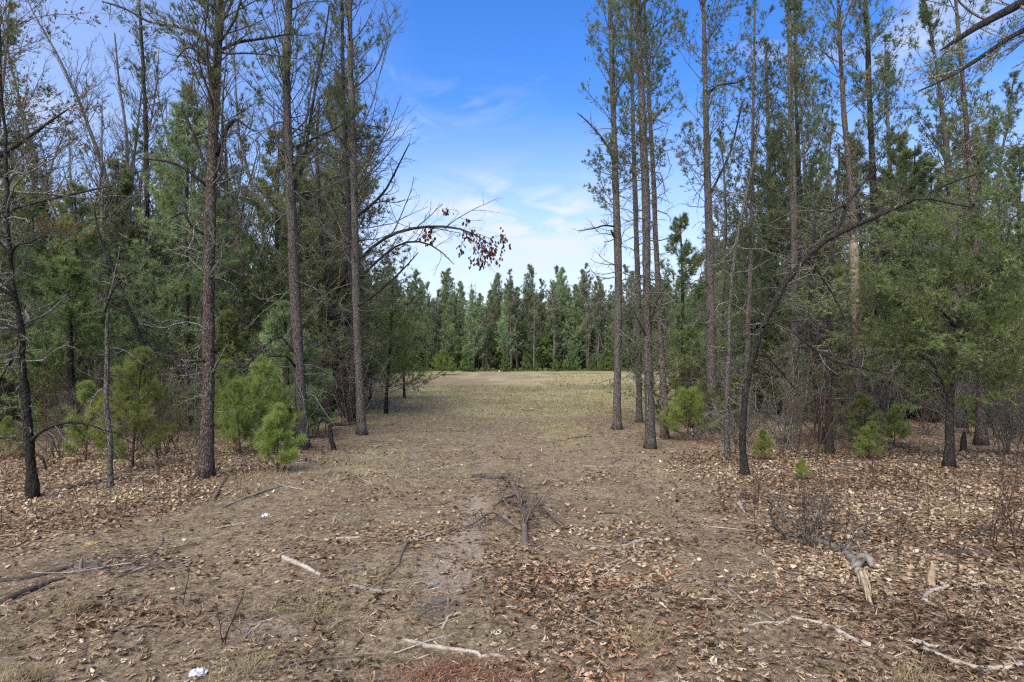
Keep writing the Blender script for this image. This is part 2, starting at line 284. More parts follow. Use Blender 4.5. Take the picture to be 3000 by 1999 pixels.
M['needle_soft'] = leafy('needle_soft', [(0, (0.125, 0.163, 0.081)), (.5, (0.206, 0.256, 0.119)), (1, (0.325, 0.362, 0.150))], .45)
M['needle_grey'] = leafy('needle_grey', [(0, (.12, .155, .08)), (.5, (.195, .235, .115)), (1, (.29, .31, .15))], .45)
M['light_green'] = leafy('light_green', [(0, (.14, .19, .06)), (.5, (.23, .29, .085)), (1, (.34, .39, .12))], .5)
def ground_mat():
    m, t, b, o = mat('forest_floor')
    tc = t.nodes.new('ShaderNodeTexCoord'); v = tc.outputs['Object']
    A = {}
    for k in ('litter', 'sand', 'red', 'grass', 'dark'):
        a = t.nodes.new('ShaderNodeAttribute'); a.attribute_name = k; A[k] = a.outputs['Fac']
    n1 = noise(t, 90, 6, .75, v); n2 = noise(t, 14, 6, .7, v, .5); n3 = noise(t, 1.3, 5, .6, v)
    mp = t.nodes.new('ShaderNodeMapping'); mp.inputs['Scale'].default_value = (1, 1, 1); t.links.new(v, mp.inputs[0])
    soil = ramp(t, n1.outputs['Fac'], [(.3, (.080, .059, .039)), (.5, (.196, .150, .100)), (.68, (.35, .282, .196))]).outputs[0]
    soil2 = ramp(t, n2.outputs['Fac'], [(.35, (.13, .098, .064)), (.62, (.28, .222, .15))]).outputs[0]
    c = mixc(t, .5, soil, soil2)
    c = mixc(t, mrange(t, n3.outputs['Fac'], .4, .62, 0, .5), c, mixc(t, .5, c, (.13, .105, .062)))
    n5 = noise(t, 26, 8, .8, v, .3); n6 = noise(t, 4.5, 6, .7, v, .4)
    sp_ = ramp(t, n5.outputs['Fac'], [(.33, (.42, .40, .38)), (.5, (.95, .95, .95)), (.68, (1.75, 1.72, 1.65))]).outputs[0]; c = mixc(t, 1.0, c, sp_, 'MULTIPLY')
    c = mixc(t, 1.0, c, ramp(t, n6.outputs['Fac'], [(.36, (.72, .70, .68)), (.62, (1.35, 1.33, 1.3))]).outputs[0], 'MULTIPLY')
    lit = ramp(t, n2.outputs['Fac'], [(.3, (.06, .038, .027)), (.5, (.19, .125, .08)), (.7, (.36, .27, .19))]).outputs[0]
    vo = t.nodes.new('ShaderNodeTexVoronoi'); vo.inputs['Scale'].default_value = 13; t.links.new(v, vo.inputs['Vector'])
    litc = ramp(t, None, [(0, (.08, .05, .034)), (.35, (.2, .125, .08)), (.7, (.31, .22, .15)), (1, (.42, .33, .24))])
    sp = t.nodes.new('ShaderNodeSeparateColor'); t.links.new(vo.outputs['Color'], sp.inputs[0]); t.links.new(sp.outputs[0], litc.inputs[0])
    lit = mixc(t, .55, lit, litc.outputs[0]); lit = mixc(t, .7, lit, mixc(t, 1.0, lit, sp_, 'MULTIPLY'))
    def soft(a, nz, lo=.25, hi=.75):
        s = t.nodes.new('ShaderNodeMath'); s.operation = 'ADD'; t.links.new(a, s.inputs[0]); t.links.new(mrange(t, nz, .3, .7, -.35, .35), s.inputs[1])
        return mrange(t, s.outputs[0], lo, hi)
    c = mixc(t, soft(A['litter'], n2.outputs['Fac'], .3, .85), c, lit)
    gr = ramp(t, n1.outputs['Fac'], [(.3, (.15, .12, .075)), (.5, (.33, .29, .16)), (.7, (.50, .44, .27))]).outputs[0]
    gg = mixc(t, mrange(t, n3.outputs['Fac'], .45, .65), gr, mixc(t, .4, gr, (.17, .21, .075)))
    c = mixc(t, soft(A['grass'], n2.outputs['Fac'], .3, .95), c, gg)
    sd = ramp(t, n1.outputs['Fac'], [(.3, (.22, .17, .125)), (.65, (.38, .31, .245))]).outputs[0]
    c = mixc(t, .5, c, mixc(t, 1.0, c, sp_, 'MULTIPLY'))
    c = mixc(t, mrange(t, soft(A['sand'], n5.outputs['Fac'], .33, .62), 0, 1, 0, .78), c, sd)
    rd = ramp(t, n1.outputs['Fac'], [(.3, (.11, .06, .034)), (.65, (.27, .16, .09))]).outputs[0]
    c = mixc(t, mrange(t, soft(A['red'], n5.outputs['Fac'], .42, .7), 0, 1, 0, .75), c, rd)
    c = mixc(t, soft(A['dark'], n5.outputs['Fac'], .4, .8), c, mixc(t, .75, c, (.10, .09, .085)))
    t.links.new(c, b.inputs['Base Color']); b.inputs['Roughness'].default_value = .95
    bp = t.nodes.new('ShaderNodeBump'); bp.inputs['Strength'].default_value = .8; bp.inputs['Distance'].default_value = .03
    s = t.nodes.new('ShaderNodeMath'); s.operation = 'ADD'; t.links.new(n1.outputs['Fac'], s.inputs[0]); t.links.new(n2.outputs['Fac'], s.inputs[1])
    t.links.new(s.outputs[0], bp.inputs['Height']); t.links.new(bp.outputs[0], b.inputs['Normal'])
    return m

# ------------------------------------------------------------------ object helpers
def prop(o, **k):
    for a, b in k.items():
        if b: o[a] = b
def thing(name, label, cat, loc=(0, 0, 0), rz=0, sc=1.0, group=None):
    o = bpy.data.objects.new(name, None); COL.objects.link(o); o.location = tuple(float(c) for c in loc); o.rotation_euler = (0, 0, rz); o.scale = (sc,) * 3 if np.ndim(sc) == 0 else sc
    o.empty_display_size = .2; prop(o, label=label, category=cat, group=group); return o
def part(name, me, parent, kind=None, label=None):
    o = bpy.data.objects.new(name, me); COL.objects.link(o); o.parent = parent; prop(o, kind=kind, label=label); return o
def solo(name, me, label=None, cat=None, group=None, kind=None, loc=None):
    o = bpy.data.objects.new(name, me); COL.objects.link(o)
    if loc is not None: o.location = tuple(float(c) for c in loc)
    prop(o, label=label, category=cat, group=group, kind=kind); return o

# ------------------------------------------------------------------ ground sheet
ny, nx = 310, 220
tt = np.linspace(0, 1, ny); ys = -4 + 8.0 * ((1 + 1.9) ** (tt * 4.55) - 1) / 1.0
ys = -4 + (np.exp(tt * 5.35) - 1) / (math.exp(5.35) - 1) * 620
u = np.linspace(-1, 1, nx); u = np.sign(u) * (np.abs(u) * .62 + .38 * np.abs(u) ** 3) * 1.55
gy = ys[:, None] * np.ones(nx); gx = (ys[:, None] + 8.5) * u[None, :] * .92
z = gz(gx, gy); z = z - ss(150, 600, gy) * 2
acc = Acc(); idx = np.arange(ny * nx).reshape(ny, nx)
acc.add(np.stack([gx, gy, z], -1), None, np.stack([idx[:-1, :-1], idx[:-1, 1:], idx[1:, 1:], idx[1:, :-1]], -1).reshape(-1, 4))
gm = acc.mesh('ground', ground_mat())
X, Yv = gx.ravel(), gy.ravel(); fn = fbm(X * .5, Yv * .5, 90, 4)
fields = {
    'litter': litter(X, Yv),
    'sand': np.clip(1.1 * gauss(X, Yv, -.62, 6.9, .36, 1.1) + .8 * gauss(X, Yv, -.5, 9.2, .22, 1.2) + .6 * gauss(X, Yv, -.55, 12.5, .35, 2.0) * ss(.4, .6, fbm(X * 3, Yv * 2, 46, 3)) + .55 * gauss(X, Yv, -2.0, 5.3, .6, .25) + .5 * gauss(X, Yv, -3.1, 5.2, .5, .2)
        + .5 * gauss(X, Yv, .75, 13.5, .35, 2.2) * ss(.42, .6, fbm(X * 3, Yv * 2, 47, 3)) + .4 * gauss(X, Yv, -.6, 17, .4, 3) * ss(.42, .6, fbm(X * 2, Yv * 1.3, 48, 3)) + .3 * ss(.55, .75, fbm(X * .2, Yv * .09, 44, 3)) * ss(30, 45, Yv), 0, 1),
    'red': np.clip(1.0 * gauss(X, Yv, -.36, 4.55, .42, .2) + .7 * gauss(X, Yv, -.32, 6.0, .22, .16) + .6 * gauss(X, Yv, 1.0, 9.3, .6, .5) + .5 * gauss(X, Yv, 2.6, 6.0, .35, .2) + .5 * gauss(X, Yv, 2.1, 10.6, .7, .5) + .5 * gauss(X, Yv, .55, 7.6, .25, .15), 0, 1),
    'grass': np.clip(ss(17, 30, Yv + (fn - .5) * 14) * (1 - ss(84, 88, Yv)) * (.35 + .95 * ss(.35, .62, fbm(X * .16, Yv * .10, 61, 4))) * (1 - fbm(X, Yv, 2, 2) * .2) + .42 * ss(.44, .7, fbm(X * .7, Yv * .35, 63, 3)) * ss(9, 14, Yv) + .5 * gauss(X, Yv, -1.5, 6.9, .35, .35) + .3 * ss(.55, .7, fbm(X * 1.1, Yv, 64, 3)), 0, 1),
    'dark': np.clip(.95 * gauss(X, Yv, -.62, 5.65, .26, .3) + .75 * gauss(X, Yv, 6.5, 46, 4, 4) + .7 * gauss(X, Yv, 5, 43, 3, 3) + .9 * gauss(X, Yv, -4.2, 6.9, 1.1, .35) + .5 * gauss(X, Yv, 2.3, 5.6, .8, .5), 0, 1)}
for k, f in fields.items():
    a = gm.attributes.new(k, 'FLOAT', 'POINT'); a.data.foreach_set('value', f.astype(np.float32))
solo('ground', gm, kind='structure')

# ------------------------------------------------------------------ tree builders
def trunk_path(pts, K):
    pts = np.asarray(pts, float); s = np.concatenate([[0], np.cumsum(np.linalg.norm(np.diff(pts[:, :3], axis=0), axis=1))]); s /= s[-1]
    t = np.linspace(0, 1, K); return np.stack([np.interp(t, s, pts[:, i]) for i in range(pts.shape[1])], -1)
def smooth_path(P, it=2):
    P = P.copy()
    for _ in range(it): P[1:-1] = .25 * P[:-2] + .5 * P[1:-1] + .25 * P[2:]
    return P
def trunk(acc, P, r, S=12, flare=1.5):
    k = len(P); r = np.asarray(r).copy(); h = P[:, 2] - P[0, 2]; r = r * (1 + (flare - 1) * np.exp(-h / .28))
    tubes(acc, P[None], r[None], S, rough=.2)
def straight(H, r0, lean=(0, 0), K=22, wig=.05, rg=rng):
    P = grow(np.array([[0, 0, -.12]]), np.array([[lean[0], lean[1], 1.]]), np.array([H + .12]), K, wig / 4, .3, rg)[0]
    return P, np.linspace(r0, max(r0 * .14, .012), K)
def sample_trunk(P, r, z, rg=rng):
    h = P[:, 2]; return np.stack([np.interp(z, h, P[:, 0]), np.interp(z, h, P[:, 1]), z], -1), np.interp(z, h, r)
def ring_dirs(n, elev, rg=rng):
    a = rg.uniform(0, 2 * np.pi, n); e = elev if np.ndim(elev) else np.full(n, elev)
    return np.stack([np.cos(a) * np.cos(e), np.sin(a) * np.cos(e), np.sin(e)], -1)
def dead_limbs(acc, P, r, z0, z1, n, ln=1.3, rg=rng, S=4, fine=1.0, rad=.011, elev=(-.25, .35), up=-.3):
    z = rg.uniform(z0, z1, n); st, tr = sample_trunk(P, r, z)
    l = ln * (.2 + 1.0 * rg.random(n) ** 1.5); A = grow(st, ring_dirs(n, rg.uniform(elev[0] - .15, elev[1] + .2, n), rg), l, 7, .27, rg.uniform(up - .9, up + 1.3, n), rg)
    ra = np.minimum(rad * (.5 + l / ln), tr * .5); RA = taper(ra, 7, .3); tubes(acc, A, RA, S)
    s, d, l2, rr = kids(A, RA, 5, .2, .98, .8, .5, rg); B = grow(s, d, l2, 3, .32, .1, rg); RB = taper(np.maximum(rr * .55, .003), 3, .5); twigs(acc, B, RB)
    m = max(1, int(3 * fine)); s, d, l3, rr = kids(B, RB, m, .2, .95, .8, .5, rg); C = grow(s, d, l3, 2, .2, .1, rg); twigs(acc, C, taper(np.maximum(rr * .7, .003), 2, .6))
    return A
def pine_crown(bacc, facc, P, r, z0, z1, n, Lmax, rg=rng, l2=8, l3=3, tm=7, nl=.085, nw=.011, elev=.55, up=.7, tpl=2, bw=1.0, shape=1.0, spread=.5, base_len=.55):
    z = z0 + (z1 - z0) * np.sort(rg.random(n)) ** .9; st, tr = sample_trunk(P, r, z); f = (z - z0) / (z1 - z0)
    l = Lmax * (base_len + (1 - base_len) * np.sin(np.clip(f * 2.2, 0, np.pi / 2 * 1.0))) * np.clip((1 - f) ** shape * 1.35 + .12, 0, 1) * rg.uniform(.6, 1.2, n)
    A = grow(st, ring_dirs(n, elev + rg.normal(0, .18, n) + f * .35, rg), l, 8, .1, up, rg)
    ra = np.minimum((.006 + .011 * l / Lmax) * bw, tr * .6); RA = taper(ra, 8, .25); tubes(bacc, A, RA, 4)
    s, d, ln2, rr = kids(A, RA, l2, .22, .99, .7, .38, rg, .4); B = grow(s, d, ln2, 4, .14, .5, rg); RB = taper(np.maximum(rr * .5, .004 * bw), 4, .5); twigs(bacc, B, RB)
    s, d, ln3, rr = kids(B, RB, l3, .3, .98, .7, .5, rg); C = grow(s, d, ln3, 2, .15, .4, rg); twigs(bacc, C, taper(np.maximum(rr * .7, .003 * bw), 2, .6))
    tips = [np.concatenate([A[:, -1], B[:, -1], C[:, -1]])]; dirs = [np.concatenate([A[:, -1] - A[:, -2], B[:, -1] - B[:, -2], C[:, -1] - C[:, -2]])]
    if tpl > 1:
        q = rg.random((len(C), 1)); tips.append(C[:, 0] * q + C[:, -1] * (1 - q)); dirs.append(C[:, -1] - C[:, 0])
    if tpl > 2:
        q = rg.random((len(B), 1)); tips.append(B[:, 2] * q + B[:, -1] * (1 - q)); dirs.append(B[:, -1] - B[:, 0])
    p = np.concatenate(tips); dd = np.concatenate(dirs); keep = rg.random(len(p)) < .92 - .55 * np.clip((p[:, 2] - z0) / (z1 - z0), 0, 1) ** 3
    p, dd = p[keep], dd[keep]; var = np.clip(fbm(p[:, 0] * 1.3 + p[:, 2], p[:, 1] * 1.3 + p[:, 2] * .7, 8, 2) * 1.1 - .1 + rg.normal(0, .16, len(p)), 0, .93)
    var = np.where(rg.random(len(p)) < .03, 1.0, var)
    tufts(facc, p, dd, tm, nl, nw, spread, var, rg)
def bare_crown(bacc, P, r, z0, z1, n, Lmax, rg=rng, l2=7, l3=5, l4=1, elev=.75, up=.5, fine=.004, shape=.8, wig=.14):
    z = z0 + (z1 - z0) * np.sort(rg.random(n)); st, tr = sample_trunk(P, r, z); f = (z - z0) / (z1 - z0)
    l = Lmax * np.clip((1 - f) ** shape + .15, 0, 1) * rg.uniform(.6, 1.2, n)
    A = grow(st, ring_dirs(n, elev + rg.normal(0, .2, n), rg), l, 9, wig, up, rg); ra = np.minimum(.008 + .02 * l / Lmax, tr * .6); RA = taper(ra, 9, .2); tubes(bacc, A, RA, 5 if n < 80 else 4)
    s, d, q, rr = kids(A, RA, l2, .2, .98, .65, .42, rg); B = grow(s, d, q, 5, wig, .35, rg); RB = taper(np.maximum(rr * .55, fine), 5, .4); twigs(bacc, B, RB)
    s, d, q, rr = kids(B, RB, l3, .15, .98, .65, .5, rg); C = grow(s, d, q, 3, wig, .3, rg); RC = taper(np.maximum(rr * .6, fine * .9), 3, .5); twigs(bacc, C, RC)
    if l4:
        s, d, q, rr = kids(C, RC, l4, .2, .95, .7, .55, rg); D_ = grow(s, d, q, 2, wig, .2, rg); twigs(bacc, D_, taper(np.maximum(rr * .8, fine * .9), 2, .6))
    return A, B, C
def plume_crown(bacc, facc, P, r, z0, z1, whorl, nb, Lmax, rg=rng, l2=10, l3=0, nl=.12, nw=.02, tm=6, elev=.25, up=.5, seg=4, shape=1.0, droop=0.0, spread=.42, bw=1.0):
    """white pine style: whorls of branches with soft plumes of needles all along the outer half"""
    z = np.repeat(np.arange(z0, z1, whorl), nb); n = len(z); z = z + rg.normal(0, whorl * .12, n); z = np.clip(z, z0, z1 - .01); st, tr = sample_trunk(P, r, z); f = (z - z0) / (z1 - z0)
    l = Lmax * np.clip((1 - f) ** shape + .06, 0, 1) * rg.uniform(.65, 1.15, n)
    A = grow(st, ring_dirs(n, elev + rg.normal(0, .12, n) + f * .5, rg), l, 7, .07, up, rg); RA = taper(np.minimum((.004 + .008 * l / Lmax) * bw, tr * .6), 7, .3); tubes(bacc, A, RA, 3)
    s, d, q, rr = kids(A, RA, l2, .3, .99, .7, .34, rg, .5); B = grow(s, d, q, 3, .1, .4, rg); RB = taper(np.maximum(rr * .5, .003 * bw), 3, .5); twigs(bacc, B, RB)
    p = []; dd = []
    for Q in (A, B):
        K = Q.shape[1]
        for i in range(seg):
            t = rg.uniform(.35 if Q is A else .05, .999, len(Q)) * (K - 1); k = np.floor(t).astype(int).clip(0, K - 2); g = (t - k)[:, None]; a = np.arange(len(Q))
            p.append(Q[a, k] * (1 - g) + Q[a, k + 1] * g); dd.append(Q[a, k + 1] - Q[a, k])
        p.append(Q[:, -1]); dd.append(Q[:, -1] - Q[:, -2])
    p = np.concatenate(p); dd = np.concatenate(dd); kp = rg.random(len(p)) < 1 - .55 * np.clip((p[:, 2] - z0) / (z1 - z0), 0, 1) ** 3; p, dd = p[kp], dd[kp]
    var = np.clip(fbm(p[:, 0] * 1.7 + 9, p[:, 2] * 1.7 + p[:, 1], 12, 2) * 1.2 - .1 + rg.normal(0, .14, len(p)), 0, 1)
    tufts(facc, p, dd, tm, nl, nw, spread, var, rg, droop)

def assemble(tr, bch, fol, mt, mb, mf, dead=None, mdead=None):
    out = []
    if tr is not None: out.append(('trunk', tr.mesh('trunk', M[mt]), None))
    if bch is not None and bch.n: out.append(('branches', bch.mesh('branches', M[mb]), 'stuff'))
    if dead is not None and dead.n: out.append(('dead_twigs', dead.mesh('dead_twigs', M[mdead]), 'stuff'))
    if fol is not None and fol.n: out.append(('foliage', fol.mesh('foliage', M[mf], smooth=False), 'stuff'))
    return out
def place(proto, name, label, cat, loc, rz=0, sc=1.0, group=None):
    t = thing(name, label, cat, loc, rz, sc, group)
    for n, me, k in proto: part(n, me, t, k)
    return t

# ---- shared trees of the deeper wood
def proto_pine(seed, H=14, dense=1.0, hb=.45, mf='needle_pine', L=2.0):
    rg = np.random.default_rng(seed); P, r = straight(H, .10 + .004 * H, rg.normal(0, .02, 2), 20, .1, rg)
    t, b, f, dd = Acc(), Acc(), Acc(), Acc(); trunk(t, P, r, 8)
    pine_crown(b, f, P, r, H * hb, H * .985, int(50 * dense), L, rg, 8, 3, 6, .13, .019, tpl=3, bw=1.2, spread=.7)
    dead_limbs(dd, P, r, 1.2, H * (hb + .1), 40, 1.4, rg, 3, .7, .012)
    return assemble(t, b, f, 'bark_pine', 'twig', mf, dd, 'twig_dead')
def proto_white(seed, H=11, L=2.2, mf='needle_soft', z0=.5):
    rg = np.random.default_rng(seed); P, r = straight(H, .13, (0, 0), 16, .05, rg)
    t, b, f = Acc(), Acc(), Acc(); trunk(t, P, r, 8)
    plume_crown(b, f, P, r, z0, H * .99, .42, 6, L, rg, 11, nl=.17, nw=.024, tm=8, seg=3, shape=.85, spread=.7, elev=.12, up=.5)
    return assemble(t, b, f, 'bark_dark', 'twig', mf)
def proto_bare(seed, H=12, L=2.6, n=38):
    rg = np.random.default_rng(seed); P, r = straight(H, .11, rg.normal(0, .04, 2), 20, .2, rg)
    t, b = Acc(), Acc(); trunk(t, P, r, 8); bare_crown(b, P, r, H * .2, H * .98, n, L, rg, 7, 4, 1, fine=.007)
    return assemble(t, b, None, 'bark_pine', 'twig', None)
def proto_far(seed, H, kind):
    rg = np.random.default_rng(seed); P, r = straight(H, .12 if kind != 'sparse' else .11, rg.normal(0, .01, 2), 12, .05, rg)
    t, b, f, dd = Acc(), Acc(), Acc(), Acc(); trunk(t, P, r, 6, 1.2)
    if kind == 'dense':
        plume_crown(b, f, P, r, H * rg.uniform(.03, .2), H * .99, .5, 6, H * .21, rg, 10, nl=.30, nw=.048, tm=5, seg=1, shape=.7, elev=.4, up=.7, spread=.8, bw=2)
    elif kind == 'sparse':
        pine_crown(b, f, P, r, H * .42, H * .99, 50, H * .14, rg, 7, 2, 5, .26, .05, tpl=2, bw=2.2, shape=.7, spread=.8)
        dead_limbs(dd, P, r, 1.5, H * .6, 40, 1.3, rg, 3, .4, .03)
    else:
        bare_crown(b, P, r, H * .25, H * .98, 34, H * .16, rg, 5, 3, 0, fine=.022)
    return assemble(t, b, f, 'bark_far' if kind != 'dense' else 'bark_pine', 'twig', 'needle_far' if kind == 'dense' else 'needle_olive', dd, 'twig_dead')
def proto_sapling(seed, H, L, mf='needle_young', nw=.006, l2=7):
    rg = np.random.default_rng(seed); P, r = straight(H, .012 + .006 * H, rg.normal(0, .03, 2), 10, .08, rg)
    t, b, f = Acc(), Acc(), Acc(); trunk(t, P, r, 6, 1.1)
    plume_crown(b, f, P, r, .12, H * .98, .2, 6, L, rg, l2, nl=.12, nw=nw, tm=7, seg=4, shape=.7, elev=.35, up=.7, spread=.8, bw=.6)
    return assemble(t, b, f, 'twig_red', 'twig_red', mf)
def proto_shrub(seed, H=2.4, n=9):
    rg = np.random.default_rng(seed); st = rg.normal(0, .12, (n, 3)); st[:, 2] = -.05
    A = grow(st, ring_dirs(n, rg.uniform(.9, 1.45, n), rg), H * rg.uniform(.55, 1.1, n), 9, .12, .3, rg); RA = taper(rg.uniform(.008, .018, n), 9, .25)
    b = Acc(); tubes(b, A, RA, 4)
    s, d, q, rr = kids(A, RA, 9, .15, .98, .7, .36, rg); B = grow(s, d, q, 5, .2, .2, rg); RB = taper(np.maximum(rr * .5, .004), 5, .5); twigs(b, B, RB)
    s, d, q, rr = kids(B, RB, 6, .15, .98, .75, .5, rg); C = grow(s, d, q, 3, .2, .15, rg); RC = taper(np.maximum(rr * .6, .0035), 3, .6); twigs(b, C, RC)
    s, d, q, rr = kids(C, RC, 2, .2, .95, .75, .5, rg); twigs(b, grow(s, d, q, 2, .2, .1, rg), taper(np.maximum(rr * .8, .003), 2, .6))
    return [('branches', b.mesh('branches', M[['twig', 'twig_dead', 'twig_red'][seed % 3]]), 'stuff')]

EXCL = []
def rand_spots(n, test, x0, x1, y0, y1, dmin, rg, tries=40):
    pts = []
    for _ in range(n * tries):
        if len(pts) >= n: break
        y = y0 + (y1 - y0) * rg.random() ** .9; x = rg.uniform(x0, x1)
        if not test(x, y): continue
        if all((x - a) ** 2 + (y - b) ** 2 > dmin ** 2 for a, b in pts) and all((x - a) ** 2 + (y - b) ** 2 > .8 for a, b in EXCL): pts.append((x, y))
    return pts

# ------------------------------------------------------------------ the trees one can point at
def px_trunk(pts, K=26):
    """pts: (px, py, width px) from the root upwards, standing at the depth of its root; optional 4th value shifts the depth"""
    Y = bY(pts[0][1]); P = []
    for q in pts:
        dy = q[3] if len(q) > 3 else 0
        p = pt(q[0], q[1], Y + dy); P.append([*p, q[2] / 2 / F * (Y + dy)])
    P[0][2] = float(gz(P[0][0], P[0][1])) - .04
    Q = trunk_path(P, K); Q[:, :3] = smooth_path(Q[:, :3], 2); Q[:, :2] += np.cumsum(rng.normal(0, .0028, (K, 2)), 0) * (np.arange(K)[:, None] > 1)
    return Q[:, :3], Q[:, 3]
def px_limb(P0, pts, K=14):
    """a limb from trunk point along picture points (px, py, width, depth offset) about the trunk's depth"""
    Y = P0; A = np.array([[*pt(q[0], q[1], Y + q[3]), q[2] / 2 / F * (Y + q[3])] for q in pts]); Q = trunk_path(A, K); Q[:, :3] = smooth_path(Q[:, :3], 1); return Q[:, :3], Q[:, 3]
def fringe(acc, P, r, rg, n2=10, lr=.35, n3=4, fine=.0028, ang=.75, t0=.2, up=.15):
    s, d, q, rr = kids(P[None], r[None], n2, t0, .99, ang, lr, rg); B = grow(s, d, q, 6, .17, up, rg); RB = taper(np.maximum(rr * .5, fine), 6, .4); tubes(acc, B, RB, 3)
    s, d, q, rr = kids(B, RB, n3, .15, .98, ang, .5, rg); C = grow(s, d, q, 4, .18, up, rg); RC = taper(np.maximum(rr * .6, fine * .8), 4, .6); tubes(acc, C, RC, 3)
    s, d, q, rr = kids(C, RC, 2, .2, .95, ang, .5, rg); tubes(acc, grow(s, d, q, 3, .18, up, rg), taper(np.maximum(rr * .7, fine * .7), 3, .6), 3)
    return B, C
def extend(pts, H=15.5):
    """carry the trunk on above the top of the picture"""
    Y = bY(pts[0][1]); top = pt(pts[-1][0], pts[-1][1], Y); a = pt(pts[-2][0], pts[-2][1], Y); s = (top - a) / (top[2] - a[2])
    z = H; p = top + s * (z - top[2]) * .6; p[2] = z
    return pts + [((p[0] / Y) * F + 1500, HZ - (z - CH) / Y * F, 3)]
def hero_pine(pts, label, seed, name='pine_tree', cat='pine tree', bk='bark_pine', H=15.5, crown=None, dead=(1.0, 7, 70, 1.2), limbs=(), mf='needle_pine', bare=None, group=None, limb_mat='bark_dark', S=14, deadrad=.011, wide=.84):
    rg = np.random.default_rng(seed); P, r = px_trunk(extend(pts, H) if H else pts, 64); base = P[0].copy(); base[2] = float(gz(P[0][0], P[0][1])); EXCL.append((base[0], base[1])); Y = base[1]
    t, b, f, dd = Acc(), Acc(), Acc(), Acc()
    kn = 1 + (.16 if bk == 'bark_dark' else .06) * (vnoise(np.arange(len(P)) * .55, np.zeros(len(P)), seed) - .5) * 2
    if bk == 'bark_dark': P = P.copy(); P[2:, :2] += np.cumsum(rg.normal(0, .006, (len(P) - 2, 2)), 0) * .8
    trunk(t, P, r * wide * kn, S)
    if crown:
        c = dict(n=60, Lmax=2.0, l2=8, l3=3, tm=7, nl=.10, nw=.013, tpl=3); c.update(crown); z0 = c.pop('z0'); n = c.pop('n'); Lm = c.pop('Lmax'); pine_crown(b, f, P, r, z0, P[-1, 2] * .99, n, Lm, rg, **c)
    if dead: dead_limbs(dd, P, r, dead[0], dead[1], dead[2], dead[3], rg, 4, 1, deadrad)
    if bare: bare_crown(b, P, r, *bare[:2], bare[2], bare[3], rg, **(bare[4] if len(bare) > 4 else {}))
    T = thing(name, label, cat, base, group=group)
    part('trunk', t.mesh('trunk', M[bk], off=base), T)
    for lp in limbs:
        LP, LR = px_limb(Y, lp); la = Acc(); tubes(la, LP[None], LR[None], 7, rough=.12); part('limb', la.mesh('limb', M[limb_mat], off=base), T); fringe(dd, LP, LR, rg, 9, .32, 4)
    if b.n: part('branches', b.mesh('branches', M['twig'], off=base), T, 'stuff')
    if dd.n: part('dead_twigs', dd.mesh('dead_twigs', M['twig_dead'], off=base), T, 'stuff')
    if f.n: part('foliage', f.mesh('foliage', M[mf], smooth=False, off=base), T, 'stuff')
    return T, P, r, base

# --- left of the lane
hero_pine([(600, 1405, 52), (606, 1300, 44), (612, 1100, 38), (616, 850, 38), (622, 650, 36), (630, 420, 33), (640, 200, 29), (650, 0, 26)],
    'thick flaky-barked pine with a crooked grey branch stub, nearest big trunk left of the lane', 11, dead=(1.2, 7.2, 70, 1.3), bk='bark_red',
    bare=(5.0, 13, 26, 2.6, dict(elev=.5, l3=4)), crown=dict(z0=5.8, n=60, Lmax=2.3),
    limbs=[[(634, 455, 14, 0), (655, 400, 12, -.2), (672, 360, 11, -.3), (690, 345, 9, -.3), (720, 370, 7, -.4), (745, 385, 4, -.5)], [(612, 505, 12, 0), (590, 460, 10, .2), (570, 400, 9, .3), (545, 345, 6, .4), (530, 315, 4, .4)],
        [(613, 550, 11, 0), (570, 515, 9, -.2), (520, 480, 8, -.3), (460, 468, 6, -.4), (400, 465, 3, -.4)], [(640, 150, 14, 0), (590, 105, 11, .2), (540, 80, 9, .4), (440, 70, 7, .6), (370, 25, 6, .8), (300, 5, 4, .9)],
        [(638, 235, 12, 0), (610, 190, 9, -.2), (560, 135, 7, -.3), (545, 140, 5, -.3), (520, 170, 4, -.4)], [(645, 150, 11, 0), (690, 125, 9, .3), (760, 115, 7, .5), (850, 100, 4, .7)],
        [(618, 700, 9, 0), (560, 665, 7, -.2), (540, 620, 6, -.2), (500, 640, 4, -.3)], [(615, 1055, 9, 0), (560, 1060, 6, -.3), (500, 1085, 3, -.4)]])
hero_pine([(885, 1318, 46), (884, 1230, 38), (878, 1100, 36), (868, 900, 34), (855, 650, 32), (846, 450, 28), (838, 200, 26), (846, 0, 22)],
    'grey pine with greenish lichen on its bark, beside the bright green sapling', 12, dead=(1.2, 8.5, 95, 1.5), bare=(5.5, 13, 30, 2.8, dict(elev=.9, l3=4)), crown=dict(z0=5.6, n=78, Lmax=2.4),
    limbs=[[(862, 560, 13, 0), (890, 480, 11, .4), (905, 380, 9, .6), (925, 250, 8, .9), (950, 120, 6, 1.1), (965, 20, 4, 1.3)], [(870, 430, 9, 0), (930, 400, 7, -.3), (990, 375, 5, -.5), (1050, 330, 3, -.7)],
        [(872, 1085, 8, 0), (840, 1040, 7, -.4), (790, 1045, 6, -.5), (740, 1045, 5, -.6), (715, 1095, 4, -.6)], [(875, 1050, 8, 0), (820, 980, 7, -.3), (790, 1000, 5, -.4), (745, 1050, 3, -.5)]])
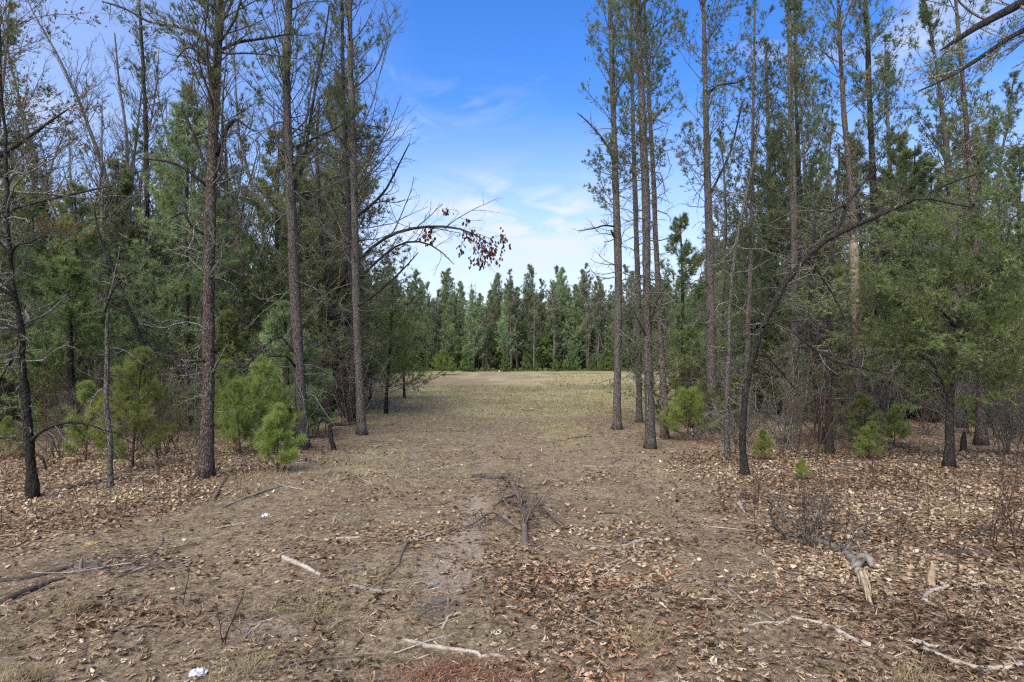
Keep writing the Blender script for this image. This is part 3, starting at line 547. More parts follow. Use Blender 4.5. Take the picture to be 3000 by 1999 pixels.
hero_pine([(1060, 1274, 30), (1056, 1180, 28), (1046, 950, 28), (1040, 750, 26), (1032, 450, 24), (1026, 250, 20), (1022, 0, 16)],
    'slender leafless-looking pine standing nearest the lane on its left side', 13, dead=(1.4, 9, 90, 1.9), H=16, bare=(6, 15, 40, 2.6, dict(elev=.75, up=.6, l3=5, l4=1)), crown=dict(z0=7.2, n=50, Lmax=1.8),
    limbs=[[(1040, 640, 10, 0), (1090, 600, 9, .3), (1130, 560, 7, .4), (1170, 480, 5, .6), (1200, 420, 3, .7)], [(1045, 900, 9, 0), (1090, 870, 8, -.3), (1150, 820, 7, -.5), (1200, 770, 4, -.6), (1225, 740, 3, -.6)]])
hero_pine([(1030, 1240, 22), (1032, 1100, 20), (1036, 900, 18), (1020, 600, 16), (1005, 300, 14), (1000, 0, 10)], 'dark slim pine half hidden behind the trunk nearest the lane', 14, bk='bark_dark', dead=(1.5, 9, 70, 1.8),
    crown=dict(z0=9, n=40, Lmax=1.6), bare=(5, 14, 24, 2.2))
# oak whose arching branch carries brown leaves over the lane
T, P, r, base = hero_pine([(965, 1225, 26), (962, 1100, 22), (955, 950, 20), (950, 800, 17), (935, 650, 14), (925, 450, 11), (930, 300, 8)], 'bare oak with a long branch arching right over the lane and brown hanging leaves', 15,
    name='oak_tree', cat='oak tree', bk='bark_dark', H=0, dead=(2, 7, 30, 1.6), bare=(3.5, 10, 30, 2.6, dict(elev=.6, up=.9)),
    limbs=[[(955, 900, 13, 0), (1000, 830, 11, -.6), (1060, 750, 10, -1.4), (1120, 700, 9, -2), (1180, 672, 9, -2.6), (1250, 663, 8, -3.1), (1310, 662, 7, -3.6), (1360, 672, 5, -4), (1400, 685, 4, -4.3), (1440, 720, 3, -4.5)],
        [(958, 950, 12, 0), (990, 900, 10, -.5), (1050, 820, 8, -1.2), (1120, 750, 7, -1.8), (1180, 705, 6, -2.4), (1250, 707, 5, -3), (1290, 730, 4, -3.3), (1330, 775, 2, -3.5)]])
rg = np.random.default_rng(5); Yo = base[1]; lv = Acc()
pts = [(rg.normal(cx, sx), rg.normal(cy, sy), dep) for cx, cy, sx, sy, n, dep in ((1258, 692, 12, 14, 26, -3.2), (1375, 688, 16, 10, 30, -4.0), (1420, 720, 26, 14, 60, -4.3), (1405, 765, 14, 10, 22, -4.3), (1352, 735, 6, 8, 9, -3.8), (1438, 745, 14, 14, 26, -4.5), (1474, 702, 6, 12, 16, -4.6), (1305, 618, 7, 5, 9, -3.6), (1366, 645, 4, 4, 4, -4)) for _ in range(n)]
pp = np.array([pt(a, b_, Yo + c_) for a, b_, c_ in pts]); pp[:, 1] += rg.normal(0, .12, len(pp))
LT = np.array([[-.0, 0], [.26, .35], [.3, .7], [0, 1.], [-.3, .7], [-.26, .35]]); LF = np.array([[0, 1, 5], [1, 2, 5], [2, 4, 5], [2, 3, 4]])
def hang(acc, p, size, rg):
    n = len(p); a = rg.uniform(0, 6.28, n); dn = nrm(np.stack([rg.normal(0, .3, n), rg.normal(0, .3, n), -np.ones(n)], -1)); sd = nrm(np.cross(dn, np.stack([np.cos(a), np.sin(a), 0 * a], -1))); s = size * rg.uniform(.7, 1.3, n)[:, None, None]
    v = p[:, None, :] + s * (LT[None, :, 1:] * dn[:, None] + LT[None, :, :1] * sd[:, None]); f = (LF[None] + (np.arange(n) * 6)[:, None, None]).reshape(-1, 3)
    acc.add(v, f, None, np.repeat(rg.random(n), 6))
pp = np.concatenate([pp, pp + rg.normal(0, .05, pp.shape)]); hang(lv, pp, .105, rg); part('brown_leaves', lv.mesh('brown_leaves', M['hang_leaf'], False, base), T, 'stuff')
ta = Acc()
for a, b_, c_ in [((1310, 662, -3.6), (1350, 620, -3.6), (1300, 610, -3.7)), ((1250, 664, -3.1), (1290, 640, -3.3), (1306, 612, -3.6)), ((1360, 672, -4), (1370, 655, -4), (1367, 640, -4)), ((1400, 685, -4.3), (1440, 700, -4.4), (1475, 690, -4.6)), ((1300, 668, -3.4), (1350, 700, -3.8), (1352, 730, -3.8)), ((1380, 680, -4.1), (1400, 730, -4.3), (1405, 770, -4.3)), ((1330, 664, -3.8), (1400, 700, -4.2), (1440, 755, -4.5))]:
    q = np.array([pt(x, y, Yo + dd_) for x, y, dd_ in (a, b_, c_)]); tubes(ta, trunk_path(q, 6)[None], np.linspace(.006, .003, 6)[None], 4); fringe(ta, trunk_path(q, 6), np.linspace(.005, .003, 6), rg, 5, .4, 3)
part('twigs', ta.mesh('twigs', M['twig_red'], off=base), T, 'stuff')
hero_pine([(98, 1452, 34), (88, 1350, 30), (82, 1280, 30), (72, 1150, 26), (60, 1050, 24), (55, 950, 19), (30, 850, 16), (20, 700, 13), (8, 500, 12), (0, 300, 9), (-10, 50, 6)], 'dark crooked little tree at the left edge with a low limb curving right', 16, name='small_tree', cat='tree', bk='bark_dark', H=0,
    dead=(.8, 4.5, 46, 1.0), bare=(2.4, 8.2, 34, 2.0, dict(elev=.3, up=.2, l3=4)), limbs=[[(84, 1300, 12, 0), (120, 1262, 9, -.1), (190, 1236, 8, -.2), (250, 1240, 7, -.3), (310, 1262, 6, -.4), (360, 1275, 4, -.4)], [(78, 1290, 10, 0), (40, 1280, 7, 0), (-10, 1285, 4, 0)],
        [(70, 1075, 12, 0), (40, 1050, 9, .2), (20, 1080, 6, .3), (0, 1110, 4, .3)], [(30, 750, 10, 0), (45, 720, 8, -.2), (100, 705, 6, -.4), (140, 680, 3, -.5)], [(105, 1330, 8, 0), (125, 1340, 7, -.2), (135, 1375, 5, -.2)]])
hero_pine([(322, 1425, 17), (322, 1300, 17), (312, 1200, 16), (308, 1080, 15), (306, 950, 11), (318, 850, 7), (335, 780, 5), (345, 720, 2)], 'thin crooked bare sapling in front of the left green saplings', 17, name='small_tree', cat='tree', bk='bark_pine', H=0,
    dead=(.6, 3.4, 26, .8), limbs=[[(306, 915, 7, 0), (330, 850, 5, -.2), (350, 825, 4, -.2)]], deadrad=.007)
hero_pine([(447, 1262, 20), (452, 1150, 18), (430, 1060, 17), (395, 960, 15), (355, 860, 13), (325, 780, 11), (290, 700, 8), (270, 600, 5)], 'thin dark tree leaning to the left behind the left green saplings', 18, name='small_tree', cat='tree', bk='bark_dark', H=0, dead=(.8, 6, 60, 1.3), deadrad=.009)
hero_pine([(425, 1215, 22), (425, 1050, 20), (428, 800, 18), (432, 550, 16), (425, 300, 13), (412, 100, 10), (408, 0, 8)], 'straight dark slender pine left of the thick flaky pine', 19, bk='bark_dark', H=17, dead=(1.5, 10, 90, 1.8), bare=(7, 16, 22, 2.0), crown=dict(z0=8, n=36, Lmax=1.8))
for i, (pts, lb) in enumerate([([(215, 1190, 30), (225, 1000, 28), (200, 800, 26), (170, 650, 24), (120, 520, 20), (60, 300, 14), (20, 150, 8)], 'bare tree leaning left with grey upper limbs, far left'),
    ([(470, 1180, 32), (440, 900, 28), (350, 650, 26), (300, 480, 22), (235, 300, 17), (170, 160, 12), (90, 20, 7)], 'large bare oak whose stem leans up to the left against the pale sky'),
    ([(395, 1160, 24), (390, 900, 22), (375, 600, 22), (372, 400, 18), (350, 250, 12), (335, 80, 8)], 'bare grey hardwood with steep fanning limbs left of the slender dark pine'),
    ([(745, 1185, 26), (760, 900, 24), (775, 700, 22), (740, 550, 20), (700, 400, 14), (690, 250, 9)], 'bare forked hardwood between the two thickest left trunks'),
    ([(930, 1175, 26), (925, 950, 24), (940, 750, 22), (990, 560, 16), (1040, 420, 10), (1090, 300, 6)], 'bare hardwood leaning right behind the lichen-spotted pine')]):
    hero_pine(pts, lb, 30 + i, name='bare_tree', cat='tree', bk='bark_pine', H=19, dead=None, bare=(4, 18.6, 46, 3.8, dict(elev=1.0, up=.4, l2=8, l3=4, l4=1, fine=.007, shape=.6)), S=8, wide=.5)

# --- right of the lane
RC = dict(z0=7.0, n=72, Lmax=2.2, l2=8, l3=3, elev=.55, tpl=3)
hero_pine([(1808, 1256, 30), (1809, 1150, 25), (1812, 900, 25), (1812, 750, 26), (1806, 600, 24), (1800, 400, 20), (1795, 200, 17), (1788, 0, 14)], 'tall pine with a leafy upper crown, first trunk right of the lane', 41, H=17, crown=dict(RC, z0=5.8, n=84, Lmax=1.8), dead=(1.4, 9, 60, 1.2),
    limbs=[[(1806, 665, 6, 0), (1770, 660, 5, -.3), (1740, 670, 4, -.4), (1692, 677, 2, -.5)], [(1805, 700, 9, 0), (1797, 690, 8, -.1), (1790, 675, 5, -.2)], [(1806, 470, 7, 0), (1760, 400, 6, 0), (1720, 355, 4, 0), (1690, 330, 2, 0)]])
hero_pine([(1905, 1311, 34), (1903, 1200, 32), (1900, 1050, 30), (1895, 850, 27), (1893, 650, 28), (1885, 450, 26), (1876, 250, 22), (1865, 0, 18)], 'dark-based lichen-flecked pine with upswept stubs, second trunk right of the lane', 42, bk='bark_pine', H=15, crown=dict(RC, z0=6.2, n=64, Lmax=1.8), dead=(1.0, 8, 110, .9),
    limbs=[[(1900, 960, 6, 0), (1930, 870, 4, -.3), (1960, 830, 2, -.4)], [(1900, 1000, 6, 0), (1870, 940, 4, -.2), (1855, 910, 2, -.3)]])
hero_pine([(1873, 1236, 22), (1872, 1100, 20), (1868, 850, 18), (1860, 600, 17), (1852, 350, 13), (1845, 100, 9)], 'thin pine between the first two trunks right of the lane', 43, H=17, crown=dict(RC, z0=8, n=60, Lmax=1.6), dead=(1.5, 8.5, 60, 1.1))
hero_pine([(1948, 1285, 26), (1945, 1150, 24), (1935, 950, 20), (1922, 700, 18), (1910, 450, 15), (1895, 200, 10)], 'reddish slim pine close behind the dark-based pine', 44, bk='bark_red', H=16, crown=dict(RC, z0=8, n=50, Lmax=1.7), dead=(1.5, 8.5, 70, 1.1))
hero_pine([(2087, 1258, 40), (2086, 1150, 34), (2082, 900, 30), (2078, 700, 27), (2070, 500, 23), (2064, 300, 18), (2058, 0, 12)], 'straight tall pine with wide ascending branches standing alone against the blue sky', 45, H=17.5, crown=dict(RC, z0=6.4, n=84, Lmax=2.6, elev=.7), dead=(1.2, 8, 90, 1.3),
    limbs=[[(2070, 590, 9, 0), (2100, 530, 7, .3), (2140, 450, 6, .4), (2175, 300, 5, .5)], [(2066, 285, 8, 0), (2100, 250, 6, .4), (2160, 243, 5, .5), (2190, 225, 3, .6)]])
hero_pine([(2130, 1340, 18), (2130, 1220, 16), (2136, 1050, 14), (2142, 900, 13), (2160, 720, 14), (2185, 600, 11), (2215, 480, 8), (2235, 330, 5)], 'thin lichen-white stem leaning right beside the arched tree', 46, name='small_tree', cat='tree', bk='bark_pine', H=0, dead=(.6, 6, 60, 1.0), deadrad=.008)
for i, (pts, lb) in enumerate([
    ([(2300, 1240, 34), (2330, 1000, 28), (2330, 750, 26), (2322, 450, 22), (2316, 200, 17), (2312, 0, 12)], 'pine with clumpy green crown above the arched tree'),
    ([(2350, 1215, 24), (2358, 900, 20), (2350, 600, 17), (2340, 350, 12), (2335, 150, 8)], 'thinner pine close to the right of the clumpy crowned one'),
    ([(2515, 1290, 44), (2512, 1150, 34), (2508, 1000, 36), (2503, 750, 25), (2498, 600, 22), (2475, 380, 18), (2460, 150, 14), (2455, 0, 11)], 'pine with a long bare tan scar where its bark is stripped'),
    ([(2590, 1235, 30), (2580, 1000, 26), (2566, 750, 24), (2558, 550, 22), (2545, 300, 18), (2535, 0, 13)], 'dark pine with a dense top just right of the scarred trunk'),
    ([(2875, 1305, 34), (2874, 1150, 27), (2868, 900, 24), (2850, 600, 19), (2830, 350, 15), (2815, 150, 13), (2800, 0, 10)], 'slim pine bending left high up near the right edge, behind the cedar'),
    ([(2650, 1180, 26), (2640, 900, 22), (2630, 700, 20), (2610, 500, 15), (2600, 300, 8)], 'smaller pine with drooping green crown between the scarred pine and the cedar'),
    ([(2430, 1326, 26), (2432, 1200, 24), (2430, 1050, 19), (2425, 880, 17), (2440, 700, 13), (2455, 560, 10), (2458, 420, 6)], 'dark leaning trunk rising from the brushy clump at the middle of the right wood'),
    ([(2410, 1300, 20), (2395, 1180, 18), (2380, 1060, 15), (2370, 900, 13), (2385, 700, 10), (2390, 560, 6)], 'second crooked stem from the same brushy clump, leaning left'),
    ([(2185, 1225, 22), (2190, 1000, 20), (2200, 750, 17), (2205, 500, 12)], 'straight grey pine pole behind the arched tree'),
    ([(2240, 1200, 24), (2245, 1000, 20), (2255, 750, 17), (2250, 400, 12), (2245, 150, 8)], 'pine pole whose crown fills the gap right of the lone tall pine')]):
    sc = i == 2
    hero_pine(pts, lb, 50 + i, bk=['bark_pine', 'bark_dark', 'bark_red', 'bark_dark', 'bark_red', 'bark_pine', 'bark_dark', 'bark_dark', 'bark_pine', 'bark_pine'][i], H=0 if i in (6, 7) else 15 + (i % 3), S=10,
        crown=None if i in (6, 7) else dict(RC, z0=5.2 + .5 * (i % 4), n=60, Lmax=2.4, nw=.017, nl=.12, tm=6), dead=(1, 7.5 if i not in (6, 7) else 5.5, 90, 1.5))
    if sc:   # stripped wood on the scarred pine: a proud strip of bare wood on its near side
        T = [o for o in COL.objects if o.get('label') == lb][0]; Y = bY(1290); q = np.array([[*pt(x, y, Y - .03), wd / 2 / F * Y] for x, y, wd in ((2503, 950, 8), (2504, 900, 24), (2503, 800, 25), (2501, 720, 24), (2500, 690, 6))])
        q = trunk_path(q, 14); a = Acc(); tubes(a, q[None, :, :3], q[None, :, 3] * 1.04, 9, rough=.06); part('bare_wood', a.mesh('bare_wood', M['scar_wood'], off=T.location), T, label='tan stripped wood')
        q = np.array([[*pt(x, y, Y - .08), wd / 2 / F * Y] for x, y, wd in ((2518, 1285, 28), (2516, 1230, 28), (2512, 1190, 10))]); q = trunk_path(q, 8); a = Acc(); tubes(a, q[None, :, :3], q[None, :, 3], 9, rough=.1); part('bare_wood', a.mesh('bare_wood', M['bare_wood'], off=T.location), T, label='orange-tan rotten wood at the foot')
# the arched oak
hero_pine([(2182, 1386, 27), (2174, 1280, 24), (2180, 1180, 22), (2192, 1110, 21), (2206, 1040, 22), (2226, 975, 22), (2262, 900, 22), (2310, 820, 21), (2350, 770, 20), (2400, 722, 18), (2450, 690, 17), (2510, 662, 16), (2570, 635, 14), (2640, 605, 12), (2700, 578, 11), (2760, 548, 9), (2820, 525, 7), (2880, 505, 4)],
    'dark oak trunk bent in a long arch rising to the right', 71, name='oak_tree', cat='oak tree', bk='bark_dark', H=0, dead=(1.2, 5, 26, .7), S=10, wide=.84, limb_mat='bark_dark',
    limbs=[[(2438, 696, 13, 0), (2462, 655, 11, .1), (2475, 615, 10, .2), (2495, 580, 8, .2), (2525, 540, 7, .3), (2560, 510, 4, .4)], [(2478, 612, 9, 0.2), (2470, 600, 6, .1), (2430, 625, 5, 0), (2370, 610, 3, -.1)],
        [(2625, 612, 8, 0), (2680, 580, 6, -.2), (2740, 585, 6, -.3), (2800, 600, 5, -.4), (2870, 612, 3, -.5)], [(2225, 960, 9, 0), (2245, 945, 9, -.15), (2290, 945, 8, -.2), (2340, 985, 9, -.25), (2385, 1025, 8, -.3), (2425, 1052, 6, -.35), (2480, 1070, 5, -.4), (2540, 1080, 4, -.4), (2600, 1095, 3, -.45)],
        [(2376, 760, 9, 0), (2400, 800, 7, .1), (2440, 860, 6, .2), (2470, 925, 4, .2)], [(2600, 622, 7, 0), (2640, 570, 5, .1), (2645, 530, 3, .1)], [(2230, 1025, 6, 0), (2280, 1080, 5, .2), (2330, 1140, 3, .3)]])
# cedar on the right with dense yellow-green sprays
rg = np.random.default_rng(80)
def cedar(pts, label, seed, groups, limbs):
    rg = np.random.default_rng(seed); P, r = px_trunk(pts, 22); base = P[0].copy(); base[2] = float(gz(P[0][0], P[0][1])); EXCL.append((base[0], base[1])); Y = base[1]
    t, b, f = Acc(), Acc(), Acc(); trunk(t, P, r * .78, 12)
    T = thing('cedar_tree', label, 'cedar tree', base); part('trunk', t.mesh('trunk', M['bark_dark'], off=base), T)
    for lp in limbs:
        LP, LR = px_limb(Y, lp); la = Acc(); tubes(la, LP[None], LR[None], 6, rough=.1); part('limb', la.mesh('limb', M['bark_dark'], off=base), T)
    ctr = np.array([pt(a, c, Y + dd_) for a, c, dd_, *_ in groups]); w = np.array([g[6] for g in groups], float); w /= w.sum()
    n = 250; k = rg.choice(len(groups), n, p=w); sg = np.array([[g[3] / F * Y, g[5], g[4] / F * Y] for g in groups]); tip = ctr[k] + rg.normal(0, 1, (n, 3)) * sg[k] * 1.0
    z = np.clip(tip[:, 2] - rg.uniform(.2, 1.2, n), base[2] + .9, P[-1, 2] - .05); st, _ = sample_trunk(P, r, z); ok = np.linalg.norm(tip - st, axis=1) > .25; tip, st = tip[ok], st[ok]; n = len(tip)
    s = np.linspace(0, 1, 9)[None, :, None]; A = st[:, None] * (1 - s) + tip[:, None] * s; A[:, :, 2] += (np.sin(s[..., 0] * np.pi) * .16); A += np.cumsum(rg.normal(0, .025, A.shape), 1) * s
    RA = taper(np.full(n, .008), 9, .3); tubes(b, A, RA, 3)
    s_, d_, q, rr = kids(A, RA, 12, .45, .99, .65, .28, rg); B = grow(s_, d_, np.clip(q, .08, .6), 5, .16, -.1, rg); twigs(b, B[:, ::2], taper(np.maximum(rr * .5, .0025), 3, .6))
    p, dd_ = [], []
    for kk in range(1, 5): p.append(B[:, kk]); dd_.append(B[:, kk] - B[:, kk - 1])
    for _ in range(3):
        g = rg.random((len(B), 1)); kk = rg.integers(0, 4, len(B)); ar = np.arange(len(B)); p.append(B[ar, kk] * g + B[ar, kk + 1] * (1 - g)); dd_.append(B[ar, kk + 1] - B[ar, kk])
    p = np.concatenate(p); dd_ = np.concatenate(dd_); var = np.clip(fbm(p[:, 0] * 2.2, p[:, 2] * 2.2 + p[:, 1], 3, 3) * 1.3 - .15 + rg.normal(0, .12, len(p)), 0, 1)
    tufts(f, p, dd_, 5, .08, .013, .6, var, rg)
    part('branches', b.mesh('branches', M['twig'], off=base), T, 'stuff'); part('foliage', f.mesh('foliage', M['cedar'], smooth=False, off=base), T, 'stuff')
cedar([(2780, 1370, 34), (2782, 1280, 29), (2784, 1180, 27), (2786, 1080, 22), (2796, 990, 19), (2812, 930, 17), (2850, 860, 15), (2900, 800, 12), (2950, 740, 9), (2960, 640, 5)], 'cedar with a forked trunk and dense yellow-green sprays near the right edge', 81,
    [(2700, 850, 0, 170, 110, .9, 4), (2850, 820, .3, 150, 120, 1.0, 4), (2620, 760, -.2, 110, 80, .7, 2), (2900, 690, .5, 120, 80, 1.0, 3), (2760, 680, .3, 120, 70, .8, 2), (2900, 980, .3, 100, 80, .9, 2), (2640, 960, .2, 130, 80, .9, 2), (2980, 850, -.5, 80, 140, .8, 2), (2560, 860, .3, 110, 110, .9, 2), (2800, 1040, .4, 160, 70, .9, 1.6), (2960, 1060, .2, 80, 60, .8, 1)],
    [[(2778, 1155, 12, 0), (2755, 1110, 9, .2), (2730, 1060, 8, .3), (2705, 1050, 4, .4)], [(2850, 860, 10, 0), (2900, 830, 9, .3), (2950, 790, 7, .4), (3010, 760, 4, .6)], [(2795, 1010, 9, 0), (2840, 960, 7, -.3), (2850, 920, 5, -.4)], [(2800, 960, 9, 0), (2750, 900, 7, -.2), (2690, 880, 5, -.3), (2630, 890, 3, -.4)]])
# young soft green trees of middle size
def mid_white(px, py, top, L, label, seed, mf='needle_white', z0=.6, name='white_pine', nl=.11, nw=.016, tm=7, trunks='bark_dark', whorl=.33, l2=11, seg=3):
    rg = np.random.default_rng(seed); Y = bY(py); x = (px - 1500) / F * Y; H = CH - (top - HZ) / F * Y; base = (x, Y, float(gz(x, Y))); EXCL.append((x, Y)); P, r = straight(H, .03 + .008 * H, rg.normal(0, .02, 2), 16, .08, rg)
    t, b, f = Acc(), Acc(), Acc(); trunk(t, P, r, 8); plume_crown(b, f, P, r, z0, H * .99, whorl, 6, L, rg, l2, nl=nl, nw=nw, tm=tm, seg=seg, shape=.6, elev=.3, up=.4, spread=.5)
    return place(assemble(t, b, f, trunks, 'twig', mf), name, label, 'pine tree', base)
mid_white(1130, 1212, 845, 1.7, 'small yellow-green tree with soft foliage at the left mouth of the clearing', 90, 'light_green', .7, nw=.012, l2=7, seg=3)
mid_white(1185, 1170, 940, 1.7, 'low soft green tree just right of the small yellow-green one', 91, 'light_green', .4, nw=.014, l2=7)
mid_white(1085, 1185, 900, 1.5, 'thin light green tree tucked behind the slender lane-side pine', 89, 'light_green', .6, nw=.014, l2=7)
mid_white(700, 1190, 735, 2.2, 'round-topped bright white pine seen between the two thick left trunks', 92, 'needle_soft', .8, nw=.026, nl=.15, tm=6, seg=2)
mid_white(2960, 1200, 440, 2.8, 'soft blue-green white pine at the right edge above the cedar', 93, 'needle_soft', 1.2, nw=.03, nl=.16, tm=6, seg=2)
mid_white(560, 1165, 330, 3.0, 'big dark white pine behind the thick flaky pine', 94, 'needle_grey', 1.0, nw=.05, nl=.2, whorl=.55, tm=6, l2=8, seg=2)
mid_white(350, 1170, 640, 2.5, 'dense dark white pine behind the left saplings', 95, 'needle_grey', .6, nw=.04, nl=.18, whorl=.5, tm=6, l2=8, seg=2)
mid_white(880, 1150, 620, 3.0, 'green white pine behind the lichen-spotted pine', 96, 'needle_soft', 1.0, nw=.05, nl=.2, whorl=.55, tm=6, l2=8, seg=2)
mid_white(80, 1175, 640, 2.4, 'brown-tinged soft pine at the far left behind the crooked little tree', 97, 'needle_brown', 1.0, nw=.04, nl=.17, whorl=.5, tm=6, l2=8, seg=2)
# brown-tinged pine reaching in at the upper left
hero_pine([(-150, 1330, 60), (-150, 900, 50), (-140, 500, 40), (-130, 200, 30), (-120, 0, 24)], 'olive and brown foliaged pine reaching in from beyond the left edge', 98, mf='needle_brown', H=13, dead=(1.5, 6, 60, 2.2), crown=dict(z0=4.4, n=60, Lmax=3.6, elev=.15, up=.2, l2=10, l3=4, tpl=3, nl=.08, nw=.016, base_len=.9, shape=.5),
    limbs=[[(-140, 560, 30, 0), (-40, 480, 16, -.5), (60, 420, 11, -.8), (140, 360, 8, -1), (200, 320, 4, -1)], [(-140, 700, 22, 0), (0, 620, 12, -.4), (120, 590, 9, -.6), (250, 560, 7, -.8), (330, 545, 4, -.9)]])
# near limbs at top right belong to a tree beyond the right edge
hero_pine([(3420, 1480, 130), (3400, 1000, 110), (3380, 500, 95), (3350, 0, 80), (3330, -400, 60)], 'near pine beyond the right edge whose dark limbs cross the top corner', 99, H=11, crown=dict(z0=6.5, n=34, Lmax=2.4, nw=.012), dead=None,
    limbs=[[(3350, -200, 50, 0), (3200, -110, 36, -.3), (3000, 5, 26, -.5), (2930, 45, 24, -.6), (2870, 70, 20, -.6), (2820, 105, 16, -.7), (2775, 140, 9, -.7), (2752, 150, 3, -.7)],
        [(3360, -40, 40, 0), (3200, 20, 26, -.2), (3000, 85, 15, -.3), (2930, 125, 13, -.4), (2860, 180, 12, -.4), (2800, 215, 10, -.5), (2730, 255, 7, -.5), (2690, 268, 4, -.5)]])

# --- young white pine saplings
SAP = {}
for i, (px, py, top, L, mf, lb) in enumerate([
    (770, 1330, 1065, .9, 'needle_young', 'bright green white pine sapling right of the thick flaky trunk'), (812, 1392, 1205, .5, 'needle_young', 'smaller yellow-green sapling at the foot of the bright one'),
    (388, 1375, 1030, .98, 'light_green', 'tallest green sapling behind the thin crooked stem at left'), (250, 1352, 1130, .75, 'light_green', 'low green sapling left of the thin crooked stem'),
    (682, 1285, 1065, .75, 'light_green', 'pale green sapling between the thick flaky trunk and the bright sapling'), (560, 1280, 1150, .5, 'needle_white', 'small shaded sapling left of the thick flaky trunk'), (30, 1345, 1225, .45, 'needle_white', 'small sapling low at the left edge'),
    (2012, 1292, 1140, .8, 'needle_young', 'green pine sapling behind the second trunk right of the lane'), (2545, 1345, 1235, .65, 'needle_soft', 'low green seedling in front of the scarred pine'), (2620, 1300, 1190,   .7, 'needle_soft', 'low green seedling right of the scarred pine'),
    (705, 1345, 1130, .7, 'light_green', 'wispy green sapling just left of the bright white pine sapling'), (2955, 1250, 1150, .9, 'needle_soft', 'wide low pine sapling at the right edge of the wood'), (2240, 1345, 1255, .4, 'needle_soft', 'tiny pale seedling right of the arched trunk'), (2350, 1400, 1340, .42, 'needle_soft', 'flat little seedling on the leaf litter in the right wood'),
    (2160, 1255, 1100, .5, 'needle_young', 'sapling showing left of the arched trunk'), (1300, 1098, 1030, 1.6, 'needle_young', 'lightest bushy young pine at the far left corner of the clearing')]):
    Y = bY(py); x = (px - 1500) / F * Y; H = (py - top) / F * Y; EXCL.append((x, Y))
    wf = 1.0 if Y < 25 else 5.0
    if i in (0, 1, 2, 3, 7, 15): pr = proto_sapling(200 + i, H, L, mf, .0075 * wf, 10); SAP[i] = (pr, H); k_ = 1
    else: pr, H0 = SAP[[2, 3][i % 2]]; k_ = H / H0
    place(pr, 'pine_sapling', lb, 'sapling', (x, Y, float(gz(x, Y))), rng.uniform(0, 6) if k_ != 1 else 0, (k_ * (1.2 if H < 1 else 1), k_ * (1.2 if H < 1 else 1), k_))

seedl = [proto_sapling(230 + i, .8 + .35 * i, .45 + .15 * i, 'needle_soft', .013, 6) for i in range(3)]
rg = np.random.default_rng(77)
for side, xs in (('right', (4.2, 15)), ('left', (-15, -5))):
    for x, y in rand_spots(9 if side == 'right' else 8, lambda x, y: abs(x) < .8 * y and litter(x, y) > .3, *xs, 13, 24, 1.2, rg):
        place(seedl[rg.integers(3)], 'pine_seedling', f'soft green pine seedling in the litter among the trees {side} of the lane', 'seedling', (x, y, float(gz(x, y))), rg.uniform(0, 6), rg.uniform(.6, 1.2), f'pine seedlings {side} of the lane')
# ------------------------------------------------------------------ filling wood (shared meshes)
rg = np.random.default_rng(500)
pines = [proto_pine(300 + i, 13 + i * .8, 1.0, [.4, .5, .45, .35][i], 'needle_pine', 2.1) for i in range(4)]
whites = [proto_white(310 + i, 8.5 + 1.3 * i, 2.7 + .25 * i, ['needle_soft', 'needle_grey', 'needle_soft'][i]) for i in range(3)]
bushy = [proto_white(315 + i, 3.6 + 1.2 * i, 1.6 + .2 * i, ['needle_soft', 'cedar'][i], .2) for i in range(2)]
bares = [proto_bare(320 + i, 11 + i, 2.6) for i in range(3)]
shrubs = [proto_shrub(330 + i, 2.0 + .35 * i) for i in range(3)]
in_left = lambda x, y: x < left_edge(y) - .8 and abs(x) < .88 * y + 3
in_right = lambda x, y: x > right_edge(y) + .8 and abs(x) < .88 * y + 3
GL, GR = 'trees of the wood left of the lane', 'trees of the wood right of the lane'
def spot(x, y):
    px = 1500 + F * x / y; row = 'front rank' if y < 29 else 'second rank' if y < 42 else 'deep rank' if y < 60 else 'farthest rank'
    for e, nme in ((110, 'at the left edge'), (260, 'behind the crooked edge tree'), (400, 'behind the thin crooked sapling'), (540, 'behind the leaning thin tree'), (680, 'behind the thick flaky pine'), (820, 'behind the bright sapling'), (950, 'behind the lichen-spotted pine'), (1090, 'behind the slender lane-side pine'), (1500, 'at the left of the clearing'),
        (1850, 'at the right of the clearing'), (1980, 'behind the dark-based pine'), (2120, 'behind the lone tall pine'), (2250, 'behind the arched trunk'), (2380, 'below the arch of the bent oak'), (2480, 'behind the brushy clump'), (2590, 'behind the scarred pine'), (2740, 'left of the cedar'), (2880, 'behind the cedar')):
        if px < e: return row + ' ' + nme
    return row + ' at the right edge'
def size(s): return 'short' if s < .82 else 'tall' if s > 1.0 else 'middling'
def fill(test, x0, x1, y0, y1, n, dm, mix, side, grp):
    for x, y in rand_spots(n, test, x0, x1, y0, y1, dm, rg):
        k = rg.choice(3, p=mix); nm, lst, lb, cat = [('pine_tree', pines, f'slim green-topped pine deep in the wood {side} of the lane', 'pine tree'), ('white_pine', whites, f'dark bushy white pine deep in the wood {side} of the lane', 'pine tree'), ('bare_tree', bares, f'leafless grey tree deep in the wood {side} of the lane', 'tree')][k]
        sz = rg.uniform(.75, 1.1); lb = f"{size(sz)} {['slim green-topped pine', 'dark bushy white pine', 'leafless grey tree'][k]}, {spot(x, y)}"
        place(lst[rg.integers(len(lst))], nm, lb, cat, (x, y, float(gz(x, y))), rg.uniform(0, 6.28), sz , grp)
fill(in_left, -40, -4, 20, 42, 60, 1.7, [.2, .54, .26], 'left', GL); fill(in_left, -70, -8, 42, 84, 60, 2.4, [.25, .5, .25], 'left', GL)
fill(in_right, 4, 40, 18, 42, 60, 1.6, [.44, .46, .10], 'right', GR); fill(in_right, 8, 70, 42, 84, 60, 2.4, [.5, .44, .06], 'right', GR)
